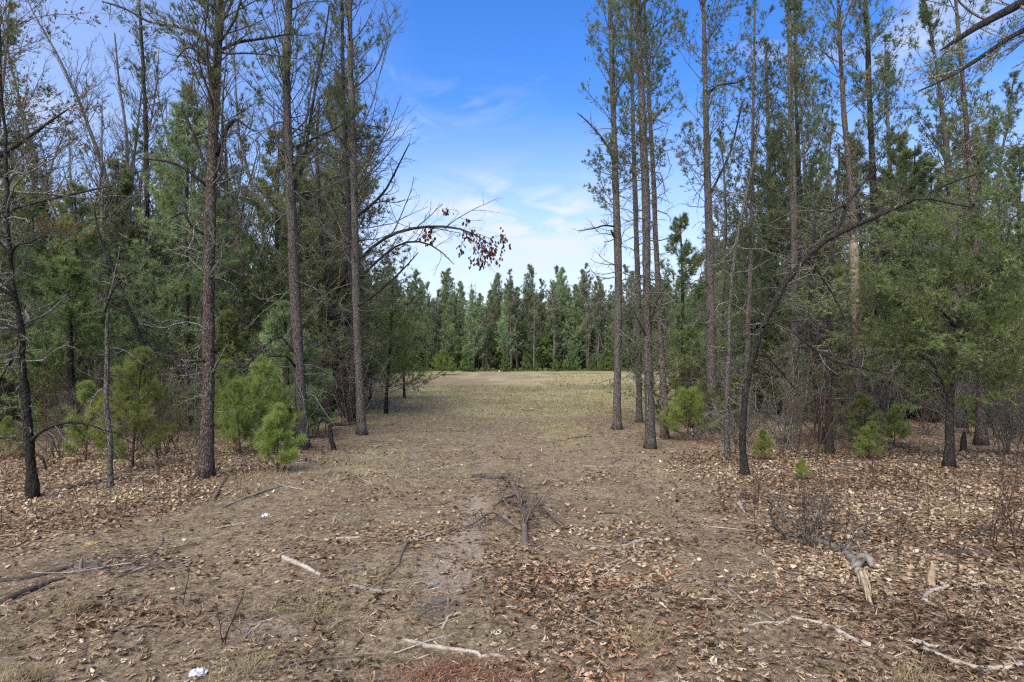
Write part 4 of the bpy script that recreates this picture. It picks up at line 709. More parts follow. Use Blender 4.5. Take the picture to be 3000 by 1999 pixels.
for side, test, x0, x1, n in (('left', in_left, -26, -4.5, 30), ('right', in_right, 4, 28, 24)):
    for x, y in rand_spots(n, test, x0, x1, 17, 36, 1.5, rg):
        sz = rg.uniform(.6, 1.25); k = rg.integers(2); place(bushy[k], 'young_pine', f"{size(sz)} {['soft green', 'yellow-green'][k]} bushy young pine, {spot(x, y)}", 'young pine', (x, y, float(gz(x, y))), rg.uniform(0, 6.28), sz, f'young pines in the wood {side} of the lane')
for i in range(34):   # the walls of the clearing
    for sg_, ef in ((-1, left_edge), (1, right_edge)):
        y = 30 + 55 * (i + rg.random()) / 34; x = float(ef(y)) + sg_ * rg.uniform(.6, 3.2); k = rg.choice(3, p=[.25, .5, .25]); sz = rg.uniform(.8, 1.15)
        if sg_ > 0 and y < 36: continue
        place([pines, whites, bushy][k][rg.integers(2)], ['pine_tree', 'white_pine', 'young_pine'][k], f"{size(sz)} {['slim pine', 'soft white pine', 'bushy young pine'][k]}, clearing's {'left' if sg_ < 0 else 'right'} edge, {spot(x, y)}", ['pine tree', 'pine tree', 'young pine'][k], (x, y, float(gz(x, y))), rg.uniform(0, 6.28), sz, 'trees walling the clearing')
for side, test, x0, x1, n in (('left', in_left, -22, -4.5, 125), ('right', in_right, 4, 24, 115)):
    for x, y in rand_spots(n, test, x0, x1, 13, 32, .55, rg):
        place(shrubs[rg.integers(3)], 'bare_shrub', f'grey leafless brush, {spot(x, y)}', 'shrub', (x, y, float(gz(x, y))), rg.uniform(0, 6.28), rg.uniform(.7, 1.1) * (1 + .9 * float(ss(15, 24, y)) * rg.random()), f'bare brush {side} of the lane')
for x, y in rand_spots(14, in_left, -26, -7, 25, 38, 1.6, rg):
    sz = rg.uniform(1.1, 1.5); place(bares[rg.integers(3)], 'bare_tree', f'high twiggy leafless hardwood, {spot(x, y)}', 'tree', (x, y, float(gz(x, y))), rg.uniform(0, 6.28), sz, 'leafless hardwoods left of the lane')
for x, y in rand_spots(16, in_left, -20, -5.5, 18, 33, 1.7, rg):
    sz = rg.uniform(.75, 1.15); k = rg.integers(2); place(whites[[0, 2][k]], 'white_pine', f"{size(sz)} {['soft', 'full'][k]} mid-green white pine, {spot(x, y)}", 'pine tree', (x, y, float(gz(x, y))), rg.uniform(0, 6.28), sz, 'full green pines left of the lane')
# far edge of the clearing
fd = [proto_far(400 + i, 12.0 + .7 * i, 'dense') for i in range(4)]; fs = [proto_far(410 + i, 12.5 + .6 * i, 'sparse') for i in range(4)]; fb = [proto_far(420 + i, 11.5 + i, 'bare') for i in range(2)]
for row, (y0, n, x0, x1, s) in enumerate([(87.5, 36, -27, 33, .97), (90.5, 38, -29, 36, 1.06), (94, 38, -31, 38, 1.1), (99, 32, -34, 42, 1.16), (105, 26, -38, 46, 1.2)]):
    for i in range(n):
        x = x0 + (x1 - x0) * (i + rg.uniform(-.4, 1.4)) / n; y = y0 + rg.uniform(-1.3, 1.3); k = rg.choice(3, p=[.42, .42, .16] if row < 1 else [.58, .28, .14])
        lst, nm, lb = [(fd, 'pine_tree', 'full green pine in the treeline at the far end of the clearing'), (fs, 'pine_tree', 'pine with a pale bare lower stem in the treeline at the far end of the clearing'), (fb, 'bare_tree', 'grey leafless tree in the treeline at the far end of the clearing')][k]
        sz = rg.uniform(.74, 1.0) if rg.random() < .85 else rg.uniform(1.0, 1.12); px = 1500 + F * x / y
        sec = 'left corner' if px < 1200 else 'left third' if px < 1330 else 'left of centre' if px < 1450 else 'centre' if px < 1570 else 'right of centre' if px < 1680 else 'right third' if px < 1800 else 'stretch behind the right trunks'
        lb = f"{size(sz)} {['full green pine', 'pale-stemmed pine', 'grey leafless tree'][k]}, {['first', 'second', 'third', 'fourth', 'last'][row]} row of the far treeline, {sec}"
        place(lst[rg.integers(len(lst))], nm, lb, 'pine tree' if k < 2 else 'tree', (x, y, float(gz(x, y))), rg.uniform(0, 6.28), s * .93 * sz, 'trees at the far end of the clearing')
for i in range(16):
    x = -24 + 10.5 * (i + rg.random()) / 16; y = rg.uniform(70, 86); k = i % 2; sz = rg.uniform(.7, .98)
    place([fd, whites][k][rg.integers(2)], ['pine_tree', 'white_pine'][k], f"{size(sz)} {['full green pine', 'soft white pine'][k]} filling the left corner of the clearing", 'pine tree', (x, y, float(gz(x, y))), rg.uniform(0, 6), sz, 'pines in the left corner of the clearing')
low = [proto_sapling(440 + i, 2.4 + i * .6, 1.1, 'needle_white', .05, 5) for i in range(2)]
for i in range(52):
    x = -28 + 64 * (i + rg.random()) / 52; y = rg.uniform(88.5, 97); sz = rg.uniform(1.3, 2.6)
    place(low[i % 2], 'young_pine', f"{'small' if sz < 1.9 else 'larger'} shaded pine filling between the trunks of the far treeline, {'left' if x < -6 else 'middle' if x < 9 else 'right'} part", 'young pine', (x, y, float(gz(x, y))), rg.uniform(0, 6), sz, 'shaded pines inside the far treeline')
for i in range(26):
    x = -22 + 46 * (i + rg.random()) / 26; y = 86.3 + rg.uniform(-.8, .6)
    place(low[i % 2], 'young_pine', 'knee-high to head-high young pine along the far edge of the clearing', 'young pine', (x, y, float(gz(x, y))), rg.uniform(0, 6), rg.uniform(.4, 1.15), 'young pines along the far edge')
# a mass of wood behind everything, too far to count
ba = Acc(); n = 1300; x = rg.uniform(-150, 150, n); y = rg.uniform(112, 165, n); H = rg.uniform(9, 14.5, n)
lv_ = 26; zz = rg.random((n, lv_)); y[:900] = rg.uniform(109, 118, 900); H[:900] *= .85; zz[:900] **= 1.5; rad = (1 - zz) * 1.7 + .25; an = rg.uniform(0, 6.28, (n, lv_))
p = np.stack([x[:, None] + np.cos(an) * rad * rg.random((n, lv_)), y[:, None] + np.sin(an) * rad * rg.random((n, lv_)), zz * H[:, None]], -1).reshape(-1, 3)
tufts(ba, p, np.stack([np.cos(an), np.sin(an), np.full_like(an, .5)], -1).reshape(-1, 3), 2, 1.5, .8, .5, np.clip(np.repeat(rg.random(n), lv_) * .6 + rg.normal(0, .1, n * lv_), 0, .9), rg)
solo('far_woods', ba.mesh('far_woods', M['needle_far'], False), 'dark mass of woods beyond the far treeline', 'woods', kind='stuff')

# ------------------------------------------------------------------ things lying on the ground
SM = {'twig': 'stick_brown', 'twig_dead': 'stick_grey', 'bark_dark': 'stick_dark', 'twig_red': 'stick_brown'}
def stick(pts, label, m='twig', name='fallen_stick', cat='stick', group=None, tw=0, S=8, lift=0.0, rough=.18, K=16, seed=0, lr=.2):
    """pts: (px, py, width px[, height above ground])"""
    rg = np.random.default_rng(1000 + seed + int(pts[0][0])); A = []; m = SM.get(m, m)
    for q in pts:
        h = q[3] if len(q) > 3 else 0; g = gp(q[0], q[1] if h == 0 else q[1]); r_ = q[2] / 2 / F * g[1]; A.append([g[0], g[1], g[2] + r_ * .35 + h + lift, r_])
    Q = trunk_path(A, K); Q[:, :3] = smooth_path(Q[:, :3], 1); Q[1:-1, :2] += rg.normal(0, .006, (K - 2, 2)); base = Q[:, :3].mean(0); base[2] = float(gz(base[0], base[1]))
    a = Acc(); tubes(a, Q[None, :, :3], Q[None, :, 3], S, rough=rough)
    if tw:
        T = thing(name, label, cat, base, group=group); part('stem', a.mesh('stem', M[m], off=base), T); b = Acc(); fringe(b, Q[:, :3], Q[:, 3], rg, tw, lr, 4, .0018, 1.0, .1, -.35)
        part('twigs', b.mesh('twigs', M[m], off=base), T, 'stuff'); return T, base
    return solo(name, a.mesh(name, M[m], off=base), label, cat, group, loc=base), base
# the branch in the middle of the lane
rgc = np.random.default_rng(3)
T, base = stick([(1541, 1605, 17), (1538, 1570, 19), (1536, 1535, 16, .04), (1530, 1505, 16, .08), (1518, 1480, 14, .12), (1505, 1458, 12, .16), (1492, 1432, 10, .14), (1470, 1414, 8, .06)], 'large fallen branch with several limbs lying in the middle of the lane', 'twig', 'fallen_branch', 'fallen branch', tw=40, lr=.12)
for lp, mm in (([(1528, 1556, 12, .03), (1490, 1545, 10, .08), (1455, 1524, 9, .12), (1432, 1522, 9, .12), (1405, 1535, 8, .08), (1370, 1545, 6, .03), (1300, 1550, 4)], 'twig_red'), ([(1520, 1492, 8, .1), (1560, 1492, 8, .14), (1590, 1508, 8, .14), (1620, 1525, 7, .08), (1652, 1540, 5, .01)], 'twig_red'),
    ([(1515, 1472, 7, .12), (1480, 1482, 6, .1), (1445, 1492, 5, .05)], 'bark_dark'), ([(1460, 1450, 5, .18), (1470, 1480, 5, .12), (1500, 1505, 4, .03)], 'twig'), ([(1400, 1535, 5, .08), (1412, 1550, 5, .03), (1420, 1560, 4)], 'twig'), ([(1360, 1520, 5, .1), (1385, 1530, 5, .08), (1405, 1536, 5, .08)], 'twig_red')):
    A = np.array([[*gp(q[0], q[1], q[3] if len(q) > 3 else 0), q[2] / 2 / F * bY(q[1])] for q in lp]); Q = trunk_path(A, 12); a = Acc(); tubes(a, Q[None, :, :3], Q[None, :, 3], 6, rough=.15); part('limb', a.mesh('limb', M[SM.get(mm, mm)], off=base), T)
    b = Acc(); fringe(b, Q[:, :3], Q[:, 3], rgc, 9, .25, 3, .002, 1.0, .1, -.2); part('twigs', b.mesh('twigs', M['stick_brown'], off=base), T, 'stuff')
S_ = [
 ([(1385, 1396, 9), (1425, 1403, 13), (1450, 1408, 15), (1468, 1406, 12)], 'short dark log touching the far end of the big fallen branch', 'bark_dark', 4),
 ([(1178, 1868, 8), (1215, 1880, 14), (1270, 1888, 14), (1320, 1898, 13), (1360, 1899, 11), (1400, 1908, 12), (1415, 1922, 12), (1440, 1913, 12), (1470, 1914, 10), (1497, 1920, 6)], 'pale weathered wavy stick at the bottom centre, beside the rusty needle patch', 'grey_wood', 0),
 ([(1484, 1942, 7), (1500, 1928, 9), (1516, 1914, 8)], 'short pale chip of wood just right of the wavy stick', 'grey_wood', 0),
 ([(1325, 1999, 6), (1360, 1985, 9), (1402, 1978, 8)], 'pale stick on the rusty needle patch at the bottom edge', 'grey_wood', 0),
 ([(1440, 1780, 6), (1475, 1797, 6), (1505, 1812, 7), (1537, 1829, 6)], 'reddish brown straight twig right of the grey bare patch', 'twig_red', 0),
 ([(1257, 1811, 5), (1280, 1822, 7), (1303, 1820, 5)], 'dark short twig on the grey bare patch', 'bark_dark', 0),
 ([(1297, 1840, 8), (1303, 1825, 8), (1315, 1809, 6), (1326, 1806, 4)], 'small bent pale stick on the grey bare patch', 'grey_wood', 0),
 ([(1024, 1703, 9), (1070, 1712, 10), (1110, 1720, 9), (1150, 1716, 7), (1182, 1716, 6)], 'grey stick lying crosswise left of the sandy strip', 'twig_dead', 4),
 ([(1110, 1712, 7), (1135, 1675, 9), (1165, 1650, 9), (1180, 1615, 9), (1195, 1592, 12)], 'brown crooked stick ending at the grey crosswise one', 'twig_red', 0),
 ([(1212, 1578, 8), (1240, 1568, 8), (1272, 1556, 7)], 'straight pale stick left of the big fallen branch', 'grey_wood', 0),
 ([(985, 1586, 9), (1020, 1583, 10), (1056, 1579, 9)], 'short whitish stick with a dark end left of the pale straight one', 'grey_wood', 0),
 ([(1182, 1487, 5), (1240, 1487, 8), (1290, 1480, 7), (1338, 1466, 5)], 'long curved brown stick beyond the pale straight one', 'twig', 0),
 ([(1930, 1577, 8), (1885, 1584, 9), (1850, 1592, 10), (1822, 1603, 8)], 'thick grey stick pointing right in the middle of the lane', 'grey_wood', 3),
 ([(1822, 1600, 7), (1780, 1597, 6), (1740, 1593, 5), (1705, 1588, 3)], 'weathered stick meeting the thick grey one end to end', 'twig_dead', 0),
 ([(1853, 1590, 6), (1864, 1615, 7), (1858, 1632, 8), (1820, 1650, 7), (1790, 1668, 7), (1765, 1684, 5)], 'hooked pale stick hanging off the thick grey one towards the viewer', 'grey_wood', 2),
 ([(1735, 1632, 5), (1765, 1636, 7), (1800, 1632, 7), (1835, 1627, 4)], 'brown stick left of the hooked pale one', 'twig_red', 0),
 ([(1470, 1598, 5), (1530, 1594, 6), (1600, 1590, 5), (1700, 1589, 4)], 'long thin twig running right from the foot of the big branch', 'twig', 2),
 ([(1742, 1390, 5), (1790, 1405, 6), (1828, 1418, 6)], 'thin brown twig slanting in the lane in front of the right trunks', 'twig', 0),
 ([(1745, 1497, 5), (1790, 1497, 7), (1838, 1501, 5)], 'flat dark stick in the lane right of the big branch', 'bark_dark', 0),
 ([(1660, 1283, 4), (1690, 1280, 6), (1735, 1276, 4)], 'far straight stick lying across the lane near the right trunks', 'bark_dark', 0),
 ([(1912, 1914, 9), (1950, 1908, 9), (1995, 1902, 8)], 'pale straight stick at the right side of the orange leaf patch', 'grey_wood', 0),
 ([(1800, 1852, 5), (1828, 1880, 8), (1846, 1905, 14)], 'dark stick with a burnt-looking thick end in the orange leaf patch', 'bark_dark', 0),
 ([(828, 1639, 15), (860, 1649, 15), (895, 1663, 14), (938, 1682, 10)], 'thick whitish barked stick left of centre', 'grey_wood', 3),
 ([(780, 1648, 4), (820, 1632, 6), (852, 1618, 4)], 'thin pale twig just above the thick whitish stick', 'grey_wood', 0),
 ([(645, 1488, 5), (710, 1466, 7), (780, 1445, 7), (850, 1430, 6), (900, 1428, 5), (1005, 1424, 4)], 'very long thin grey stick on the left of the lane', 'twig_dead', 3),
 ([(188, 1430, 7), (250, 1421, 12), (310, 1409, 13), (376, 1400, 10)], 'dark half-rotten log behind the thin crooked sapling', 'bark_dark', 0),
 ([(476, 1576, 7), (474, 1596, 8), (455, 1618, 7), (428, 1638, 4)], 'hooked brown stick at left', 'twig_red', 0),
 ([(408, 1471, 5), (480, 1466, 6), (560, 1467, 7), (612, 1458, 8)], 'straight dark stick below the thick flaky pine', 'twig', 0),
 ([(350, 1677, 4), (390, 1665, 6), (426, 1655, 5)], 'short thin pale stick in front of the hooked brown one', 'grey_wood', 0),
 ([(720, 1853, 6), (745, 1833, 7), (768, 1815, 7), (808, 1802, 4)], 'slender bent pale stick lower left of centre', 'grey_wood', 0),
 ([(458, 1950, 7), (490, 1965, 9), (526, 1976, 7)], 'brown stick left of the crumpled white paper', 'twig', 0),
 ([(890, 1425, 3), (960, 1430, 4), (1040, 1412, 4), (1165, 1385, 3)], 'faint long twig near the left edge of the lane', 'twig_red', 0),
 ([(2318, 1820, 9), (2360, 1826, 10), (2410, 1836, 12), (2450, 1849, 12), (2490, 1870, 14), (2530, 1888, 19), (2552, 1893, 17)], 'long tan branch thickening to the right, front right of the lane', 'grey_wood', 3),
 ([(2030, 1702, 5), (2080, 1715, 6), (2125, 1722, 7), (2155, 1750, 8), (2195, 1783, 9), (2240, 1808, 8), (2270, 1826, 8)], 'grey crooked stick running up-left from the long tan branch', 'twig_dead', 3),
 ([(2185, 1838, 5), (2230, 1833, 8), (2290, 1835, 7), (2318, 1822, 6)], 'pale forked twig against the left end of the long tan branch', 'grey_wood', 2),
 ([(2020, 1752, 5), (2040, 1762, 8), (2100, 1765, 6)], 'small bent pale stick on the leaves left of the grey crooked one', 'grey_wood', 0),
 ([(2690, 1895, 8), (2740, 1920, 16), (2800, 1942, 15), (2870, 1958, 13), (2940, 1957, 13), (3010, 1943, 13)], 'curved grey branch in the bottom right corner', 'grey_wood', 3),
 ([(2672, 1885, 20), (2700, 1893, 18), (2730, 1900, 10), (2768, 1898, 5)], 'whitish split piece of wood on the curved branch in the corner', 'grey_wood', 0),
 ([(2715, 1620, 10), (2760, 1616, 16), (2830, 1614, 16), (2890, 1616, 14), (2945, 1620, 9)], 'dark wet log lying flat at the right', 'bark_dark', 0),
 ([(2798, 1588, 10), (2850, 1578, 15), (2890, 1565, 14), (2915, 1550, 8)], 'second dark log just above the flat one', 'bark_dark', 0),
 ([(2560, 1750, 5), (2640, 1770, 6), (2690, 1787, 7), (2740, 1806, 7), (2800, 1832, 7), (2875, 1866, 5)], 'long thin straight stick pointing down-right from the splintered branch', 'twig_dead', 0),
 ([(2712, 1770, 16), (2708, 1750, 14), (2725, 1735, 14), (2755, 1725, 14), (2785, 1718, 9)], 'curled shell of grey bark at the right', 'grey_wood', 0),
 ([(2545, 1632, 5), (2600, 1612, 6), (2650, 1601, 7), (2700, 1583, 6), (2765, 1556, 4)], 'slim branch sloping up-right behind the splintered branch', 'twig', 2),
 ([(2097, 1880, 9), (2098, 1918, 10), (2125, 1942, 9), (2160, 1966, 6)], 'bent reddish stick at the bottom right of centre', 'twig_red', 0),
 ([(2180, 1946, 5), (2250, 1930, 7), (2340, 1925, 7), (2430, 1938, 7), (2480, 1955, 7), (2520, 1985, 6)], 'thin dark bowed stick along the bottom right', 'twig', 0),
 ([(2880, 1700, 4), (2915, 1670, 7), (2940, 1658, 7), (2970, 1650, 4)], 'curved twig near the right edge below the dark logs', 'twig_red', 0),
 ([(2165, 1460, 7), (2172, 1478, 8), (2182, 1495, 5)], 'short pale upright chip by the leaf litter right of the lane', 'grey_wood', 0),
 ([(2410, 1360, 6), (2480, 1363, 9), (2560, 1368, 8)], 'straight log on the forest floor in front of the brushy clump', 'bark_dark', 0),
 ([(2620, 1312, 12), (2660, 1320, 16), (2695, 1323, 13)], 'thick dark log behind the seedling in the right wood', 'bark_dark', 0),
 ([(0, 1690, 16), (70, 1685, 14), (150, 1670, 14), (215, 1655, 9)], 'dark rotten log at the left edge, upper one', 'bark_dark', 3),
 ([(0, 1752, 16), (60, 1733, 21), (130, 1706, 17), (190, 1690, 8)], 'broken dark rotten log at the left edge, lower one', 'bark_dark', 3),
 ([(625, 1466, 12), (645, 1435, 10), (668, 1402, 7)], 'leaning brown stick beside the foot of the thick flaky pine', 'twig_red', 0),
]
for i, (p_, lb, m_, tw) in enumerate(S_):
    big = max(q[2] for q in p_) >= 12
    nm, ct = ('fallen_log', 'log') if 'log' in lb.split() else ('fallen_stick', 'stick')
    stick(p_, lb, m_, nm, ct, tw=tw, seed=i, rough=.5 if big else .25, K=26 if len(p_) > 3 else 14)
# the splintered branch at the right
T, base = stick([(2340, 1555, 6), (2355, 1572, 14), (2400, 1578, 18), (2440, 1596, 20), (2475, 1615, 19), (2500, 1645, 24), (2512, 1675, 28)], 'splintered grey branch with a yellow broken end and knobbly fork, right foreground', 'twig_dead', 'fallen_branch', 'fallen branch', tw=14, K=22, rough=.35)
for lp, mm, nm in (([(2508, 1668, 24), (2526, 1648, 27, .03), (2545, 1653, 26, .04), (2554, 1666, 12, .03)], 'stick_grey', 'knob'), ([(2512, 1680, 26, .02), (2526, 1710, 24, .02), (2540, 1748, 17, .02), (2552, 1775, 9), (2563, 1797, 2)], 'bare_wood', 'broken_end'), ([(2535, 1690, 10, .06), (2545, 1705, 8, .05), (2540, 1720, 2, .04)], 'bare_wood', 'splinter'), ([(2520, 1700, 12, .07), (2534, 1745, 9, .06), (2540, 1778, 1, .03)], 'bare_wood', 'splinter'), ([(2530, 1700, 10, .08), (2548, 1740, 7, .06), (2553, 1765, 1, .05)], 'bare_wood', 'splinter'), ([(2512, 1690, 9, .05), (2516, 1715, 6, .05), (2520, 1732, 1, .04)], 'grey_wood', 'splinter')):
    A = np.array([[*gp(q[0], q[1], (q[3] if len(q) > 3 else 0) + q[2] / 2 / F * bY(q[1]) * .6), q[2] / 2 / F * bY(q[1])] for q in lp]); Q = trunk_path(A, 10); a = Acc(); tubes(a, Q[None, :, :3], Q[None, :, 3], 8, rough=.3); part(nm, a.mesh(nm, M[mm], off=base), T)
# upright stubs
for (px, py, top, wd, lb, m_) in ((235, 1660, 1622, 11, 'pale broken stub standing in the dark debris at left', 'stick_grey'), (2726, 1712, 1648, 22, 'pale splintered stake standing at the right', 'bare_wood'), (2822, 1322, 1262, 18, 'dark upright stump right of the cedar trunk', 'bark_dark')):
    g = gp(px, py); Y = g[1]; h = (py - top) / F * Y; rr = wd / 2 / F * Y; K = 7; a = Acc(); P = np.stack([np.linspace(0, .02, K), np.zeros(K), np.linspace(-.03, h, K)], -1)
    tubes(a, P[None], (rr * np.array([1.15, 1.05, 1, .95, .85, .6, .2]))[None], 7, rough=.3); solo('wood_stub', a.mesh('wood_stub', M[m_]), lb, 'stump', loc=g)
# bent broken stem left of the lane
hero_pine([(978, 1318, 13), (974, 1280, 13), (972, 1248, 13), (985, 1243, 11), (1010, 1246, 8), (1040, 1240, 4)], 'small broken stem snapped over at knee height left of the lane', 111, name='broken_stem', cat='broken stem', bk='bark_dark', H=0, dead=None)

# litter of paper and a yellow leaf
def plain(name, col, ro=.7):
    m, t, b, o = mat(name); n = noise(t, 30, 3); t.links.new(mixc(t, mrange(t, n.outputs['Fac'], .35, .65), tuple(c * .8 for c in col), col), b.inputs['Base Color']); b.inputs['Roughness'].default_value = ro; return m
M['paper'] = plain('paper', (.5, .52, .55)); M['yellow'] = plain('yellow', (.36, .26, .10)); M['char'] = plain('char', (.2, .2, .2))
def crumple(px, py, sx, sy, h, m, name, label, cat, seed):
    rg = np.random.default_rng(seed); g = gp(px, py); Y = g[1]; sx *= Y / F; sy *= Y / F * 2.2; n = 13; u, v = np.meshgrid(np.linspace(-1, 1, n), np.linspace(-1, 1, n)); q = np.stack([u * sx / 2 + rg.normal(0, sx * .035, u.shape), v * sy / 2 + rg.normal(0, sy * .035, u.shape), np.maximum(0, rg.normal(.55, .35, u.shape)) * h * (1.05 - .7 * (u * u + v * v) / 2) + .004], -1)
    q *= np.where((u * u + v * v)[..., None] > 1.1, np.array([.82, .82, .3]), 1); i = np.arange(n * n).reshape(n, n); a = Acc(); a.add(q, None, np.stack([i[:-1, :-1], i[:-1, 1:], i[1:, 1:], i[1:, :-1]], -1).reshape(-1, 4)); solo(name, a.mesh(name, m, False), label, cat, loc=g)
crumple(583, 1962, 56, 20, .025, M['paper'], 'crumpled_paper', 'crumpled white paper scrap at the bottom left', 'litter', 1)
crumple(778, 1523, 22, 12, .03, M['paper'], 'crumpled_paper', 'small bluish white scrap in the leaves left of the lane', 'litter', 2)
crumple(1267, 1706, 40, 10, .02, M['char'], 'paper_scrap', 'dark grey scrap beside a bent twig left of the rusty patch in the lane', 'litter', 3)
crumple(267, 1590, 38, 16, .02, M['yellow'], 'yellow_leaf', 'large yellow leaf lying flat at the left', 'leaf', 4)
crumple(1229, 1158, 9, 3, .06, M['paper'], 'pale_stone', 'small pale stone in the grass at the left of the clearing', 'stone', 5)
crumple(1463, 1089, 7, 1.5, .15, M['paper'], 'pale_stone', 'white stone at the foot of the far treeline', 'stone', 6)
crumple(105, 1765, 0.1, .1, .01, M['char'], 'dark_bark', 'scrap', 'bark', 7) if False else None

# twiggy sprouts standing in the litter
def sprout(seed, H=.6):
    rg = np.random.default_rng(seed); n = rg.integers(1, 4); st = rg.normal(0, .03, (n, 3)); st[:, 2] = -.02; A = grow(st, ring_dirs(n, rg.uniform(1.15, 1.5, n), rg), H * rg.uniform(.6, 1.1, n), 8, .1, .3, rg); RA = taper(np.full(n, .0045), 8, .4); b = Acc(); tubes(b, A, RA, 4)
    s, d, q, rr = kids(A, RA, 6, .3, .98, .7, .3, rg); B = grow(s, d, q, 5, .15, .4, rg); RB = taper(np.maximum(rr * .6, .0018), 5, .6); tubes(b, B, RB, 3); s, d, q, rr = kids(B, RB, 2, .3, .9, .7, .5, rg); tubes(b, grow(s, d, q, 3, .15, .2, rg), taper(np.maximum(rr * .7, .0016), 3, .7), 3)
    return b.mesh('sprout', M['stalk'], True)
sp = [sprout(600 + i, .45 + .12 * i) for i in range(5)]
k = 0
for x, y in rand_spots(85, lambda x, y: x > right_edge(y) + .2 + .8 * (y < 8) and x < .8 * y, 2.5, 11, 6.2, 15, .3, rg):
    if (x - 3.3) ** 2 + (y - 4.8) ** 2 < .8: continue
    solo('bare_sprout', sp[rg.integers(5)], 'leafless knee-high sprout in the leaf litter right of the lane', 'sprout', 'bare sprouts right of the lane', loc=(x, y, float(gz(x, y)))).rotation_euler = (0, 0, rg.uniform(0, 6))
for x, y in rand_spots(50, lambda x, y: x < left_edge(y) + .6 and x > -.8 * y, -11, -3, 8, 15, .35, rg):
    solo('bare_sprout', sp[rg.integers(5)], 'leafless knee-high sprout in the leaf litter left of the lane', 'sprout', 'bare sprouts left of the lane', loc=(x, y, float(gz(x, y)))).rotation_euler = (0, 0, rg.uniform(0, 6))
for i, (px, py, s, lb) in enumerate([(648, 1875, .8, 'thin bare sprout standing in the bare soil at bottom left'), (530, 1755, .9, 'pair of thin bare sprouts left of the whitish stick'), (2430, 1600, 1.7, 'curly bare twigs rising behind the splintered branch'), (2330, 1590, 1.6, 'dark arching twigs left of the splintered branch'), (2950, 1590, 1.8, 'dark twiggy brush at the right edge above the logs'), (2050, 1300, 1.2, 'bare brush at the foot of the lone tall pine')]):
    g = gp(px, py); solo('bare_brush', sprout(620 + i, .55 * s) if i < 2 else proto_shrub(624 + i * 2, .62 * s, 5)[0][1], lb, 'brush', loc=g)

tws = []
for i in range(6):
    A = grow(np.zeros((1, 3)), np.array([[1., 0, 0]]), np.array([.55 + .1 * i]), 12, .13, 0, rg); A[:, :, 2] = np.abs(A[:, :, 2]) * .25 + .008; a = Acc(); tubes(a, A, taper(np.array([.009]), 12, .35), 6, rough=.2)
    q_, d_, l_, r_ = kids(A, taper(np.array([.009]), 12, .35), 3, .25, .9, .8, .4, rg); B = grow(q_, d_, l_, 5, .2, 0, rg); B[:, :, 2] = np.abs(B[:, :, 2]) * .4 + .004; twigs(a, B, taper(r_ * .6, 5, .5)); tws.append(a.mesh('fallen_twig', M[['stick_grey', 'stick_brown', 'grey_wood'][i % 3]]))
for x, y in rand_spots(110, lambda x, y: abs(x) < .82 * y, -11, 11, 4.5, 17, .35, rg):
    px = 1500 + F * x / y; py = HZ + F * CH / y; o = solo('fallen_twig', tws[rg.integers(6)], f"small fallen twig {'on the leaf litter' if litter(x, y) > .4 else 'on bare soil'}, {'near' if y < 6.5 else 'middle' if y < 10 else 'farther'} part of the {'far left' if px < 600 else 'left' if px < 1200 else 'centre' if px < 1800 else 'right' if px < 2400 else 'far right'}", 'twig', 'small twigs strewn over the ground', loc=(x, y, float(gz(x, y))))
    o.rotation_euler = (0, 0, rg.uniform(0, 6.28)); o.scale = (rg.uniform(.5, 1.2),) * 3
# ------------------------------------------------------------------ leaf litter, duff and grass (nobody could count them)
OT = np.array([[0, 0], [.27, .24], [.11, .38], [.36, .56], [.21, .86], [0, 1.], [-.21, .86], [-.36, .56], [-.11, .38], [-.27, .24], [0, .62]])
OF = np.array([[0, 1, 2], [0, 2, 10], [10, 2, 3], [10, 3, 4], [10, 4, 5], [0, 9, 8], [0, 8, 10], [10, 8, 7], [10, 7, 6], [10, 6, 5]])[:, ::1]
def lay(acc, x, y, size, TM, FC, rg, var, tilt=.35, curl=.5, lift=.012):
    n = len(x); a = rg.uniform(0, 6.28, n); s = size[:, None] if np.ndim(size) else size; c = rg.normal(0, curl, n)[:, None]; c2 = rg.normal(.2, curl, n)[:, None]
    lx = TM[None, :, 0] * s; ly = (TM[None, :, 1] - .5) * s; lz = (c * lx ** 2 + c2 * ly ** 2) / s * 1.6
    tx = rg.normal(0, tilt, n)[:, None]; ty = rg.normal(0, tilt, n)[:, None]; lz = lz + lx * tx + ly * ty
    X_ = lx * np.cos(a)[:, None] - ly * np.sin(a)[:, None] + x[:, None]; Y_ = lx * np.sin(a)[:, None] + ly * np.cos(a)[:, None] + y[:, None]
    Z_ = lz - np.minimum(lz.min(1, keepdims=True), 0) * .8 + gz(x, y)[:, None] + lift * rg.uniform(.1, 1.6, n)[:, None]
    V = len(TM); acc.add(np.stack([X_, Y_, Z_], -1), (FC[None] + (np.arange(n) * V)[:, None, None]).reshape(-1, 3), None, np.repeat(var, V))
def scatter(n, y0, y1, dens, rg, um=.86, pw=1.0):
    y = y0 + (y1 - y0) * rg.random(n) ** pw; x = rg.uniform(-1, 1, n) * (um * y + 1.7); w_ = np.abs(um * y + 1.7) / (um * y1 + 1.7); k = rg.random(n) < dens(x, y) * w_; return x[k], y[k]
def lvar(x, y, rg): return np.clip(fbm(x * .9, y * .9, 71, 3) * .9 - .07 + rg.normal(0, .27, len(x)) + .08 * gauss(x, y, 1.0, 5.6, 1.0, 1.4), 0, 1)
